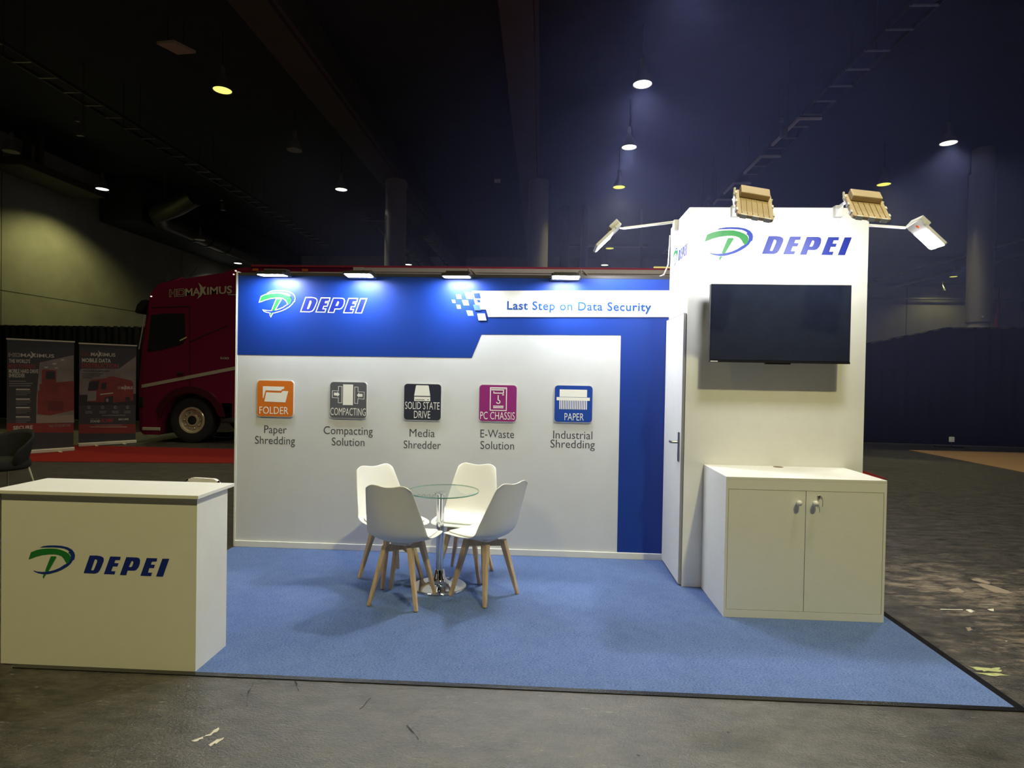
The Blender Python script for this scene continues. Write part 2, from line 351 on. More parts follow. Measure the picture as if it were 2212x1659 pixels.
pens = [  # x, y, state, label
 (-5.84, 10.24, 'y', 'yellow glowing pendant lamp above the truck, nearest one on the left half'),
 (5.20, 10.07, 'w', 'largest bright pendant lamp, nearest of the row behind the white tower'),
 (5.47, 14.24, 'w', 'bright pendant lamp second in the row left of the white tower'),
 (5.67, 18.31, 'y', 'yellowish pendant lamp third in the row left of the white tower'),
 (15.26, 13.94, 'w', 'bright white pendant lamp high at the far right'),
 (15.53, 17.93, 'y', 'greenish lit pendant lamp just above the right tan floodlight'),
 (-5.51, 18.68, 'w', 'white lit pendant lamp left of the left round column'),
 (-15.60, 18.68, 'w', 'lit pendant lamp in front of the glowing left concrete wall'),
 (-5.66, 14.44, 'o', 'unlit bell pendant lamp between the yellow one and the white one'),
 (-15.71, 14.54, 'o', 'dim unlit pendant lamp at the far left edge'),
 (-16.4, 31.3, 'w', 'small lit pendant lamp right above the truck cab roof'),
 (-6.45, 35.06, 'w', 'tiny lit pendant lamp at the foot of the left round column'),
 (6.57, 29.47, 'y', 'pale lit pendant lamp right behind the left side floodlight'),
 (6.82, 34.64, 'w', 'tiny white pendant lamp low over the wall, under the left side floodlight'),
 (30.21, 32.54, 'y', 'small yellow pendant lamp peeking out right of the clad column'),
 (31.38, 37.9, 'y', 'small yellow pendant lamp just right of the white tower edge'),
 (-14.9, 24.6, 'o', 'unlit pendant lamp hanging by the round duct above the truck'),
 (30.63, 37.93, 'o', 'unlit bell pendant lamp under the two parallel pipes'),
 (5.3, 5.9, 'w', 'pendant lamp over the truck trailer'),
 (-5.7, 5.9, 'y', 'pendant lamp over the truck carpet'),
 (5.4, -6.7, 'y', 'pendant lamp over the aisle behind the viewer, right'),
 (-5.6, -6.7, 'y', 'pendant lamp over the aisle behind the viewer, left'),
 (15.3, 1.7, 'y', 'pendant lamp over the right aisle'),
 (5.3, 1.7, 'w', 'pendant lamp right over the stand'),
 (5.35, -2.5, 'w', 'pendant lamp over the front of the stand'),
]
proto = pendant_proto()
for i, (x, y, st, lab) in enumerate(pens):
    p = proto if i == 0 else copy_tree(proto)
    z = PZ if i != 16 else 8.3
    if i == 17: z = 8.05
    if i == 10: z = 8.35
    p.location = (x, y, z); p['label'] = lab; p['group'] = 'bell pendant lamps of the hall'
    for ch in p.children:
        if ch.name.startswith('stem'): ch.scale = (1, 1, ZC - z - .66)
        if ch.name.startswith('lamp_glass'):
            if i: ch.data = ch.data.copy()
            ch.data.materials[0] = {'y': lens_yel, 'w': lens_wht, 'o': lens_off}[st]
    if st != 'o':
        l = D.lights.new('bulb', 'SPOT'); l.spot_size = math.radians(138); l.spot_blend = .55; l.shadow_soft_size = .18
        l.energy = HALL_W * (1.0 if st == 'y' else .9); l.color = (1.0, .93, .50) if st == 'y' else (1.0, .97, .82)
        if i == 7: l.color = (1, .96, .34); l.energy = 640
        if i in (20, 21): l.energy = (2750, 1600)[i - 20]; l.color = ((1, .91, .38), (1, .82, .38))[i - 20]
        if i in (14, 15): l.energy = (90, 190)[i - 14]
        if i == 22: l.energy *= .6
        if i == 19: l.energy *= 1.15
        if i == 24: l.energy = 560; l.color = (1, .97, .88)
        if i in (18, 23): l.energy = (620, 1750)[i == 23]; l.color = (1, .985, .93)
        lo = D.objects.new('bulb', l); COL.objects.link(lo); lo.parent = p; lo.location = (0, 0, -.01)

# bluish scatter volume added to imitate camera glare ------------------------------------------------------
hm = D.materials.new('blue_glare_scatter'); hm.use_nodes = True; nt = hm.node_tree
for n in list(nt.nodes): nt.nodes.remove(n)
ho = nt.nodes.new('ShaderNodeOutputMaterial'); vs = nt.nodes.new('ShaderNodeVolumeScatter')
vs.inputs['Color'].default_value = (.33, .375, 1.0, 1)
tc = nt.nodes.new('ShaderNodeTexCoord'); vl = nt.nodes.new('ShaderNodeVectorMath'); vl.operation = 'LENGTH'; nt.links.new(tc.outputs['Object'], vl.inputs[0])
rm = nt.nodes.new('ShaderNodeMapRange'); rm.inputs[1].default_value = .35; rm.inputs[2].default_value = 1.0; rm.inputs[3].default_value = .036; rm.inputs[4].default_value = 0.0
nt.links.new(vl.outputs['Value'], rm.inputs[0]); nt.links.new(rm.outputs[0], vs.inputs['Density'])
hm.cycles.volume_step_rate = 2.5; hm.cycles.volume_sampling = 'DISTANCE'
nt.links.new(vs.outputs[0], ho.inputs['Volume'])
b = MB(); b.add(lathevf([(math.sin(math.pi * k / 32) + 1e-5, -math.cos(math.pi * k / 32)) for k in range(33)], 64))
o = b.build('glare_volume', hm, smooth=True); o.location = (9.0, 15.3, 4.8); o.scale = (15.5, 15.0, 7.5); tag(o, 'thin bluish volume added behind the stand to imitate camera glare', 'glare_volume', kind='stuff')
# ceiling services --------------------------------------------------
tray_metal = mat('galvanised_tray', (.34, .34, .36), .4, .7, var=.08)
def cable_tray(x, y0, y1, z, w_, label):
    t = thing('cable_tray', label, 'cable tray', (x, y0, z))
    L = y1 - y0
    for sx in (-1, 1): b = MB(); b.box(sx * (w_ / 2 - .015) - .015, sx * (w_ / 2 - .015) + .015, 0, L, 0, .1); b.build('side_rail', duct_metal, t)
    k = 0.2
    while k < L: b = MB(); b.box(-w_ / 2, w_ / 2, k, k + .05, .0, .03); b.build('rung', tray_metal, t); k += .8
    k = .6
    while k < L:
        for sx in (-1, 1): b = MB(); b.add(tubevf([(sx * w_ / 2, k, .05), (sx * w_ / 2, k, ZC - z)], .012, 6)); b.build('hanger_rod', duct_metal, t)
        k += 4.2
    return t
cable_tray(10.0, 4, 30, 8.85, .55, 'long cable tray running back overhead above the white tower')
cable_tray(-10.3, 4, 30, 9.2, .55, 'dark cable tray running back overhead at upper left')
# bright conduit pieces clipped along the right tray
for k, (a, e) in enumerate(((11.5, 13.4), (14.3, 15.9), (17.0, 18.2), (19.0, 20.6))):
    b = MB(); b.box(9.66, 9.73, a, e, 8.76, 8.83); b.box(9.66, 10.3, a - .03, a + .03, 8.76, 8.82)
    tag(b.build('conduit', signwhite), ['pale conduit under the cable tray, highest piece in view', 'pale conduit under the cable tray, second piece down', 'pale conduit under the cable tray, third piece down', 'pale conduit under the cable tray, lowest piece just above the left tan floodlight'][k], 'conduit', 'conduit pieces under the right tray')
for (x, y, lab) in ((9.45, 11.9, 'small junction box hanging by the right cable tray, nearer one'), (9.45, 19.2, 'small junction box hanging by the right cable tray, farther one'), (-10.95, 11.7, 'small junction box hanging from a rod at upper left'), (-10.95, 19.6, 'small junction box hanging from a rod behind the other at left')):
    t = thing('junction_box', lab, 'box', (x, y, 8.45), group='hanging junction boxes')
    b = MB(); b.box(-.09, .09, -.06, .06, 0, .28); b.box(-.12, -.02, -.05, .05, .42, .54); b.build('housing', tray_metal, t, bevel=.01)
    b = MB(); b.add(tubevf([(.1, 0, .1), (.1, 0, ZC - 8.45)], .012, 6)); b.build('rod', duct_metal, t)
# two parallel pipes far right
for dz, dx, lab in ((.25, 0, 'upper of two pale pipes running to the far right corner'), (-.25, .9, 'lower of two pale pipes running to the far right corner')):
    b = MB(); b.add(tubevf([(26.5 + dx, 38.5, 8.6 + dz), (26.4 + dx, 15, 8.6 + dz)], .11, 12))
    for k in range(8): b.add(tubevf([(26.48 + dx, 36.5 - k * 2.6, 8.6 + dz), (26.48 + dx, 36.3 - k * 2.6, 8.6 + dz)], .14, 12))
    tag(b.build('pipe', tray_metal, smooth='auto'), lab, 'pipe', 'parallel pipes at right')
for dx, z, lab in ((0, 8.75, 'ribbed round duct right of the left column, upper one'), (-1.1, 8.2, 'ribbed round duct right of the left column, lower one')):
    b = MB(); b.add(tubevf([(-3.15 + dx, 24.0, z), (-3.05 + dx, 39, z)], .33, 16))
    for k in range(12): b.add(tubevf([(-3.15 + dx, 24.3 + k * 1.2, z), (-3.15 + dx, 24.38 + k * 1.2, z)], .36, 16))
    o = tag(b.build('duct', duct_metal, smooth='auto'), lab, 'duct', 'ribbed ducts behind the left column')
    for yy in (25.5, 31.0, 36.5): b = MB(); b.add(tubevf([(-3.12 + dx, yy, z + .3), (-3.12 + dx, yy, ZC)], .02, 6)); b.build('hanger', duct_metal, o)
for x, lab in ((3.9, 'flexible vertical duct right of the second column, left one'), (4.9, 'flexible vertical duct right of the second column, right one')):
    b = MB(); b.add(tubevf([(x, 26.4, 10.6), (x, 26.4, 8.3), (x - .05, 26.4, 7.0), (x - .12, 26.4, 5.5), (x - .1, 26.4, 4.0)], .2, 14))
    for k in range(9): b.add(tubevf([(x - .02 - k * .012, 26.4, 8.2 - k * .4), (x - .02 - k * .012, 26.4, 8.14 - k * .4)], .225, 14))
    tag(b.build('flexible_duct', duct_metal, smooth='auto'), lab, 'duct', 'flexible vertical ducts')
t = thing('hanging_strut', 'dark horizontal strut hung behind the left side floodlight', 'strut', (4.9, 26.95, 8.0))
b = MB(); b.box(-1.2, 3.4, -.06, .06, .60, .75); b.build('crossbar', tray_metal, t)
b = MB(); b.box(-1.25, -1.1, -.05, .05, -1.2, 2.6); b.build('upright', duct_metal, t)
b = MB(); b.box(3.0, 3.12, -.05, .05, -.5, 2.6); b.build('upright', duct_metal, t)
# left ducts
t = thing('round_duct', 'big round elbow duct hung above the truck cab along the left wall', 'duct')
b = MB(); b.add(tubevf([(-12.4, 20.0, 9.2), (-13.6, 20.6, 8.9), (-15.0, 21.4, 8.8), (-15.5, 22.4, 8.75), (-15.5, 24, 8.75), (-15.5, 39, 8.75)], .42, 18)); b.build('tube', duct_metal, t, smooth='auto')
for k in (25.0, 26.2, 28.0): b = MB(); b.add(tubevf([(-15.5, k, 8.75), (-15.5, k + .12, 8.75)], .46, 18)); b.build('band', blackplastic, t, smooth='auto')
b = MB(); b.add(tubevf([(-14.6, 21.2, 9.1), (-14.6, 21.2, ZC)], .015, 6)); b.build('hanger_rod', tray_metal, t)
t = thing('box_duct', 'flat brown box duct on brackets high on the left wall', 'duct', (-16.9, 15.6, 9.0))
b = MB(); b.box(-.9, .6, 0, 4.2, 0, .30); b.build('body', beam_paint, t, bevel=.03)
b = MB(); b.box(-.2, 0, .9, 1.1, .3, 1.6); b.box(.3, .5, .9, 1.1, .3, 1.6); b.build('bracket', beam_paint, t)
b = MB(); b.add(([(-5.86, 7.56, 8.8), (-5.43, 7.50, 8.8), (-5.20, 7.95, 8.8), (-5.66, 8.0, 8.8), (-5.86, 7.56, 8.86), (-5.43, 7.50, 8.86), (-5.20, 7.95, 8.86), (-5.66, 8.0, 8.86)], [(0, 3, 2, 1), (4, 5, 6, 7), (0, 1, 5, 4), (1, 2, 6, 5), (2, 3, 7, 6), (3, 0, 4, 7)]))
pn = thing('ceiling_panel', 'pale square panel hung under the dark ceiling at upper left', 'panel')
b.build('panel', mat('panel_beige', (.55, .45, .36), .7), pn)
b = MB()
for x, y in ((-5.7, 7.7), (-5.4, 7.8)): b.add(tubevf([(x, y, 8.85), (x, y, ZC)], .008, 6))
b.build('hanger_rod', duct_metal, pn)
b = MB(); b.box(-.12, .12, -.06, .06, 0, .12)
o = b.build('ceiling_sensor', signwhite); o.location = (.9, 18.2, 9.2); tag(o, 'tiny pale box under the ceiling between the two round columns', 'sensor')
# far wall services
b = MB(); b.add(tubevf([(14, 39.6, 7.70), (43, 39.6, 7.76)], .07, 10)); tag(b.build('wall_pipe', tray_metal, smooth='auto'), 'long pale horizontal pipe along the far wall right of the tower', 'pipe')
b = MB(); b.add(tubevf([(35.7, 39.7, FZ), (35.7, 39.7, 7.6)], .13, 12)); tag(b.build('fire_pipe', mat('fire_red', (.45, .03, .025), .5), smooth='auto'), 'red vertical fire pipe on the far wall beside the clad column', 'pipe')
b = MB(); b.box(37.5, 37.8, 39.4, 39.9, 7.0, 9.2); tag(b.build('wall_bracket', duct_metal), 'dark steel bracket on the far wall at the right edge', 'bracket')

# drapes ------------------------------------------------------------
drape_mat = mat('black_drape', (.008, .008, .011), .9, var=.2, scale=3, spec=.15)
def drape(name, label, pts, amp=.05, per=.22):
    # pts: (x, y, top height); folds run vertically
    V = []; F = []; n = 0
    for (x0, y0, h0), (x1, y1, h1) in zip(pts, pts[1:]):
        L = math.hypot(x1 - x0, y1 - y0); k = max(2, int(L / per * 6)); nx, ny = (y1 - y0) / L, -(x1 - x0) / L
        for i in range(k + (1 if (x1, y1, h1) == pts[-1] else 0)):
            t = i / k; ph = t * L / per * 2 * math.pi; a = amp * math.sin(ph) + amp * .5 * math.sin(ph * .37 + 1)
            x = x0 + (x1 - x0) * t + nx * a; y = y0 + (y1 - y0) * t + ny * a; h = h0 + (h1 - h0) * t
            V += [(x, y, FZ + .01), (x, y, h)]
    for i in range(len(V) // 2 - 1): F.append((2 * i, 2 * i + 2, 2 * i + 3, 2 * i + 1))
    t = thing(name, label, 'drape', (pts[0][0], pts[0][1], 0))
    b = MB(); b.add(([(x - pts[0][0], y - pts[0][1], z) for x, y, z in V], F))
    o = b.build('curtain', drape_mat, t, smooth=True); s = o.modifiers.new('solid', 'SOLIDIFY'); s.thickness = .006
    b = MB()
    for (x0, y0, h0), (x1, y1, h1) in zip(pts, pts[1:]): b.add(tubevf([(x0 - pts[0][0], y0 - pts[0][1], h0 - .03), (x1 - pts[0][0], y1 - pts[0][1], h1 - .03)], .02, 8))
    b.build('pipe_rail', duct_metal, t)
    return t
drape('pipe_and_drape', 'tall black drape behind the two roll-up banners on the left', [(-17.5, 12.5, 2.90), (-2.5, 12.5, 2.94)])
drape('pipe_and_drape', 'tall black drape closing the hall on the right, top sloping down to the tower', [(9.2, 11.2, 2.1), (11.3, 10.9, 2.63), (13.25, 10.75, 3.06), (17.5, 10.35, 3.08)], .016, .3)
t = thing('power_post', 'small white socket on a dark foot at the drape on the right', 'socket', (13.05, 10.2, FZ))
b = MB(); b.box(-.3, .3, -.12, .12, 0, .03); b.build('foot', blackplastic, t)
b = MB(); b.add(tubevf([(.05, 0, .02), (.05, 0, .3)], .015, 8)); b.build('post', blackplastic, t)
b = MB(); b.box(-.02, .10, -.05, -.01, .14, .27); b.build('socket_box', signwhite, t, bevel=.01)
# carpets on the hall floor
red_carpet = carpet_mat('red_carpet', (.16, .010, .010), (.27, .022, .018))
b = MB(); b.add(([(-6.9, 4.30, 0), (-2.5, 4.80, 0), (8.53, 4.84, 0), (8.615, 5.73, 0), (8.66, 6.6, 0), (-7.6, 6.6, 0)], [(0, 1, 2, 3, 4, 5)]))
o = b.build('red_carpet', red_carpet, loc=(0, 0, FZ + .008)); s = o.modifiers.new('solid', 'SOLIDIFY'); s.thickness = .006; tag(o, 'red carpet on the hall floor in front of the truck', 'carpet')
b = MB(); b.add(([(11.57, 9.34, 0), (11.64, 6.05, 0), (11.7, 3.5, 0), (20, 3.5, 0), (20, 9.2, 0)], [(0, 1, 2, 3, 4)]))
o = b.build('tan_carpet', carpet_mat('tan_carpet', (.30, .17, .08), (.42, .26, .13)), loc=(0, 0, FZ + .008)); s = o.modifiers.new('solid', 'SOLIDIFY'); s.thickness = .006; tag(o, 'tan carpet on the hall floor at the right edge', 'carpet')

# ------------------------------------------------------------------ booth carpet
bc = thing('booth_carpet', 'heathered blue carpet under the exhibition stand', 'carpet')
b = MB(); b.box(-.003, 5.158, -2.249, .0, -.006, -.0005); b.build('pile', carpet_mat('blue_carpet', (.046, .090, .245), (.178, .252, .475), (.5, 1.3, 1)), bc)
edge = mat('black_edge_tape', (.010, .010, .012), .18, var=.3, scale=30, bump=.3)
b = MB(); b.box(-.02, 5.205, -2.275, -2.2405, -.0059, -.0004); b.build('front_edge_tape', edge, bc)
b = MB(); b.box(5.158, 5.205, -2.249, .0, -.006, -.0008); b.build('side_edge_tape', edge, bc)

# ------------------------------------------------------------------ logo
GREEN=[(0.0,0.1316),(0.0166,0.1805),(0.0551,0.1968),(0.1032,0.2077),(0.1633,0.2119),(0.1994,0.2107),(0.2355,0.2026),(0.2668,0.1909),(0.2909,0.1755),(0.3006,0.1573),(0.2983,0.1386),(0.2889,0.1175),(0.2745,0.1124),(0.2649,0.1225),(0.2527,0.1441),(0.2382,0.1598),(0.2141,0.1695),(0.1876,0.1733),(0.1516,0.1721),(0.1035,0.1659),(0.0554,0.1527),(0.0217,0.1388)]
BLUE=[(0.0791,0.2155),(0.1031,0.2251),(0.1391,0.2313),(0.1872,0.2335),(0.2353,0.232),(0.2785,0.2237),(0.3098,0.2085),(0.3267,0.1882),(0.3317,0.1675),(0.3271,0.1396),(0.3187,0.137),(0.3033,0.1133),(0.2795,0.0917),(0.2484,0.0721),(0.2125,0.0546),(0.1765,0.043),(0.1405,0.0336),(0.1044,0.0324),(0.0682,0.0381),(0.044,0.0466),(0.0355,0.0556),(0.0561,0.0493),(0.0922,0.0471),(0.1235,0.0493),(0.1524,0.0538),(0.1884,0.0643),(0.2244,0.0806),(0.253,0.1001),(0.2745,0.1124),(0.2889,0.1175),(0.3007,0.1434),(0.3029,0.162),(0.2956,0.1802),(0.2836,0.1845),(0.2919,0.194),(0.2786,0.2052),(0.2546,0.2148),(0.2234,0.2185),(0.1753,0.2204),(0.1272,0.2184)]
STEM=[(0.1601,0.1573),(0.1926,0.1584),(0.1998,0.1528),(0.1761,0.1114),(0.1475,0.0617),(0.1428,0.0523),(0.1235,0.0505),(0.1199,0.0562),(0.1388,0.1055)]
TICK=[(0.1021,0.0137),(0.1092,0.0314),(0.1261,0.0308),(0.1165,0.0166),(0.1082,0.0)]
LET=[[[(0.4378,0.1722),(0.4895,0.173),(0.5145,0.1698),(0.5303,0.1631),(0.5372,0.1533),(0.5367,0.1366),(0.5214,0.0967),(0.5091,0.072),(0.4967,0.0564),(0.4748,0.049),(0.3948,0.0499)],[(0.474,0.1482),(0.4834,0.1479),(0.4913,0.1412),(0.4898,0.129),(0.4745,0.0891),(0.4668,0.0736),(0.4605,0.0698),(0.4474,0.0714)]],
[[(0.5834,0.17),(0.6567,0.1703),(0.6522,0.148),(0.6195,0.1469),(0.6125,0.1255),(0.6424,0.125),(0.6339,0.1029),(0.6027,0.1025),(0.5911,0.0693),(0.6201,0.0691),(0.6141,0.0483),(0.539,0.0482)]],
[[(0.6973,0.1692),(0.7735,0.1692),(0.7891,0.1637),(0.7945,0.1512),(0.7926,0.1269),(0.7835,0.1025),(0.7681,0.0838),(0.7526,0.0787),(0.7074,0.0787),(0.6968,0.0457),(0.6531,0.046)],[(0.7349,0.1447),(0.7442,0.1435),(0.7483,0.1376),(0.7459,0.1254),(0.7383,0.107),(0.7306,0.1013),(0.7156,0.1026)]],
[[(0.8419,0.1679),(0.9148,0.1681),(0.9104,0.1466),(0.8788,0.1455),(0.8709,0.1235),(0.8998,0.123),(0.8922,0.101),(0.8606,0.1011),(0.8506,0.0679),(0.8795,0.0679),(0.8726,0.045),(0.798,0.0455)]],
[[(0.952,0.1669),(1.0,0.1676),(0.9563,0.0443),(0.9089,0.0448)]]]
def ringvf(loop, w_, depth=.001):
    """outline ribbon of width w_ along a closed loop, with mitred corners, as a slab"""
    n = len(loop); O = []; I = []
    for k in range(n):
        a = Vector(loop[k - 1]); p = Vector(loop[k]); c = Vector(loop[(k + 1) % n])
        d0 = (p - a).normalized(); d1 = (c - p).normalized(); n0 = Vector((-d0.y, d0.x)); n1 = Vector((-d1.y, d1.x))
        m_ = n0 + n1
        m_ = m_.normalized() if m_.length > 1e-3 else n0
        L = min(1 / max(m_.dot(n0), .3), 1.9) * w_ / 2
        O.append(p + m_ * L); I.append(p - m_ * L)
    V = [(q.x, q.y, z) for z in (0, depth) for S in (O, I) for q in S]; F = []
    for k in range(n):
        q = (k + 1) % n
        F += [(2 * n + k, 3 * n + k, 3 * n + q, 2 * n + q), (k, q, n + q, n + k), (k, 2 * n + k, 2 * n + q, q), (n + k, n + q, 3 * n + q, 3 * n + k)]
    return V, F
def logo(parent, x0, z0, sx, sz, M, outline=0.0):
    S = lambda lp: [(x0 + a * sx, z0 + c * sz) for a, c in lp]
    b = MB(); e = 0.0
    if outline:
        for lp in (GREEN, BLUE, STEM, TICK):
            b.add(ringvf(S(lp), outline * 1.5, .0022), signwhite, M)
        e = .0012
    T = M @ Matrix.Translation((0, 0, e))
    b.add(shape2d([S(BLUE)], .0012), logo_blue, T); b.add(shape2d([S(GREEN)], .0014), logo_green, T)
    b.add(shape2d([S(STEM)], .0016), logo_green, T); b.add(shape2d([S(TICK)], .0012), logo_green, T)
    b.build('logo_emblem', None, parent)
    b = MB()
    for L in LET:
        if outline:
            b.add(shape2d([S(L[0])], .001, outline), signwhite, M)
        b.add(shape2d([S(l) for l in L], .0012), navy, T)
        if outline and len(L) > 1:
            b.add(shape2d([S(L[1])], .0004, 0), signwhite, T)
    b.build('logo_lettering', None, parent)

# ------------------------------------------------------------------ booth back wall
WW, WH = 3.886, 2.5
bw = thing('booth_wall', 'white and blue printed back wall of the stand with five icon plaques', 'exhibition wall')
b = MB(); b.box(0, WW, .0, .05, 0, WH); b.build('wall_panel', white_print, bw)
b = MB(); b.box(-.012, .004, -.006, .056, 0, WH + .01); b.build('end_post', white, bw)
b = MB(); b.box(0.004, WW - .001, -.016, 0, 0, .056); b.build('baseboard', white, bw, bevel=.003)
b = MB(); b.box(.004, WW - .001, -.004, 0.0, 2.474, WH); b.build('top_rail', mat('shaded_rail_dark', (.03, .03, .035), .5), bw)  # top frame; its shade above the floodlights is painted in as dark colour
F0 = FRONT(0.0)
blue_poly = [(.004, 2.474), (.004, 1.752), (2.151, 1.758), (2.236, 1.968), (3.470, 1.978), (3.474, .057), (3.884, .057), (3.884, 2.474)]
b = MB(); b.add(shape2d([blue_poly], .002), None, F0); b.build('blue_graphic', blue_print, bw)
FB = FRONT(-.002)
b = MB(); b.add(shape2d([[(2.139, 2.355), (3.884, 2.377), (3.884, 2.143), (2.293, 2.124), (2.273, 2.19), (2.19, 2.19)]], .006), None, FB); b.build('slogan_band', mat('band_white', (.66, .66, .66), .6, var=.01, spec=.2), bw)
b = MB()
pale = mat('pixel_pale_blue', (.42, .68, .86), .5); mid = mat('pixel_mid_blue', (.07, .16, .50), .5); lite = mat('pixel_light_blue', (.25, .42, .78), .5)
SQ = [([(1.962, 2.275), (1.991, 2.273), (1.999, 2.245), (1.971, 2.247)], signwhite, 0), ([(2.001, 2.324), (2.045, 2.321), (2.051, 2.284), (2.01, 2.283)], signwhite, 0),
 ([(2.077, 2.345), (2.135, 2.341), (2.152, 2.283), (2.096, 2.284)], signwhite, 0), ([(2.055, 2.274), (2.108, 2.272), (2.121, 2.226), (2.071, 2.226)], pale, 0),
 ([(2.005, 2.231), (2.04, 2.229), (2.049, 2.195), (2.014, 2.195)], signwhite, 0), ([(2.095, 2.182), (2.151, 2.179), (2.163, 2.134), (2.111, 2.133)], lite, 0),
 ([(2.158, 2.335), (2.214, 2.336), (2.225, 2.288), (2.171, 2.287)], blue_print, .006), ([(2.189, 2.275), (2.216, 2.276), (2.222, 2.254), (2.198, 2.253)], blue_print, .006),
 ([(2.155, 2.232), (2.212, 2.232), (2.228, 2.18), (2.171, 2.182)], mid, .006), ([(2.185, 2.162), (2.272, 2.164), (2.289, 2.085), (2.2, 2.083)], blue_print, .0), ([(2.185, 2.162), (2.272, 2.164), (2.283, 2.118), (2.195, 2.12)], blue_print, .006),
 ([(2.194, 2.153), (2.262, 2.155), (2.279, 2.093), (2.208, 2.092)], signwhite, .0075)]
for q, mm, e in SQ: b.add(shape2d([q], .0015), mm, FRONT(-.002 - e))
b.build('pixel_squares', None, bw)
b = MB(); b.add(textvf('Last Step on Data Security', 2.461, 3.727, 2.194, .073, .0025, .013, 1.08), None, FRONT(-.008)); b.build('slogan_lettering', mat('slogan_blue', (.015, .075, .33), .7, spec=.15), bw)
logo(bw, .207, 2.107, .98, .98, FB, .0085)

ICON = [(.200, 1.198, 'orange', (.66, .17, .018), 'orange square plaque with folder symbol'), (.873, 1.197, 'grey', (.10, .105, .125), 'grey square plaque with compacting symbol'),
        (1.549, 1.193, 'charcoal', (.022, .026, .045), 'charcoal square plaque with drive symbol'), (2.226, 1.196, 'magenta', (.27, .022, .18), 'magenta square plaque with computer case symbol'),
        (2.897, 1.203, 'blue', (.012, .06, .36), 'blue square plaque with paper shredder symbol')]
IS = .333
def px(l, x0, y0, wx, wy): return [((a - x0) / wx, 1 - (c - y0) / wy) for a, c in l]
def icon_shapes(i):
    S = []; T = []; R_ = []
    if i == 0:
        k = (200, 170, 400, 412)
        S += [px([(262, 235), (500, 237), (498, 262), (480, 265), (462, 285), (292, 283), (268, 372), (262, 372)], *k), px([(300, 305), (465, 308), (485, 285), (545, 288), (515, 418), (280, 412)], *k)]
        T = [('FOLDER', .065, .87, .065, .20)]
    if i == 1:
        k = (1025, 185, 407, 415)
        S += [px(rect(1170, 1282, 450, 210), *k)]
        R_ += [(px([(1118, 235), (1157, 235), (1157, 425), (1118, 425), (1118, 368), (1050, 366), (1050, 287), (1118, 289)], *k), 5 / 407)]
        R_ += [(px([(1300, 238), (1337, 240), (1337, 293), (1407, 295), (1405, 377), (1337, 373), (1335, 430), (1300, 428)], *k), 5 / 407)]
        S += [px([(1068, 307), (1108, 310), (1108, 297), (1132, 328), (1108, 355), (1108, 343), (1068, 340)], *k), px([(1388, 317), (1350, 317), (1350, 303), (1325, 333), (1350, 362), (1350, 350), (1388, 352)], *k)]
        T = [('COMPACTING', .015, .985, .07, .205)]
    if i == 2:
        k = (150, 175, 337, 342)
        S += [px([(262, 187), (368, 187), (374, 193), (389, 287), (242, 287), (257, 193)], *k), px(rect(243, 389, 337, 296), *k)]
        T = [('SOLID STATE', .03, .965, .29, .20), ('DRIVE', .275, .715, .05, .20)]
    if i == 3:
        k = (850, 178, 340, 347)
        R_ += [(px([(951, 203), (1098, 203), (1098, 420), (951, 420)], *k), 8 / 340)]
        S += [px(rect(958, 1092, 217, 212), *k), px(rect(958, 1075, 229, 221), *k), px(rect(1066, 1075, 256, 224), *k), px(rect(978, 1075, 259, 250), *k), px(rect(978, 987, 255, 238), *k), px(rect(1058, 1075, 275, 266), *k)]
        S += [px(rect(1018, 1027, 320, 274), *k)]
        arc = [(1024 + 20 * math.cos(math.radians(a)), 338 - 20 * math.sin(math.radians(a))) for a in range(100, -171, -18)] + [(1024 + 12 * math.cos(math.radians(a)), 338 - 12 * math.sin(math.radians(a))) for a in range(-170, 101, 18)]
        S += [px(arc, *k), px(rect(978, 1072, 384, 375), *k), px(rect(978, 1072, 399, 390), *k)]
        T = [('PC CHASSIS', .035, .96, .05, .205)]
    if i == 4:
        k = (1555, 185, 347, 343)
        S += [px(rect(1600, 1852, 292, 222), *k), px(rect(1573, 1878, 325, 295), *k)]
        for q in range(16): S.append(px(rect(1599 + q * 16.3, 1608.5 + q * 16.3, 408, 325), *k))
        T = [('PAPER', .27, .78, .045, .195)]
    return S, T, R_
plaque_edge = mat('plaque_pale_edge', (.62, .62, .64), .5)
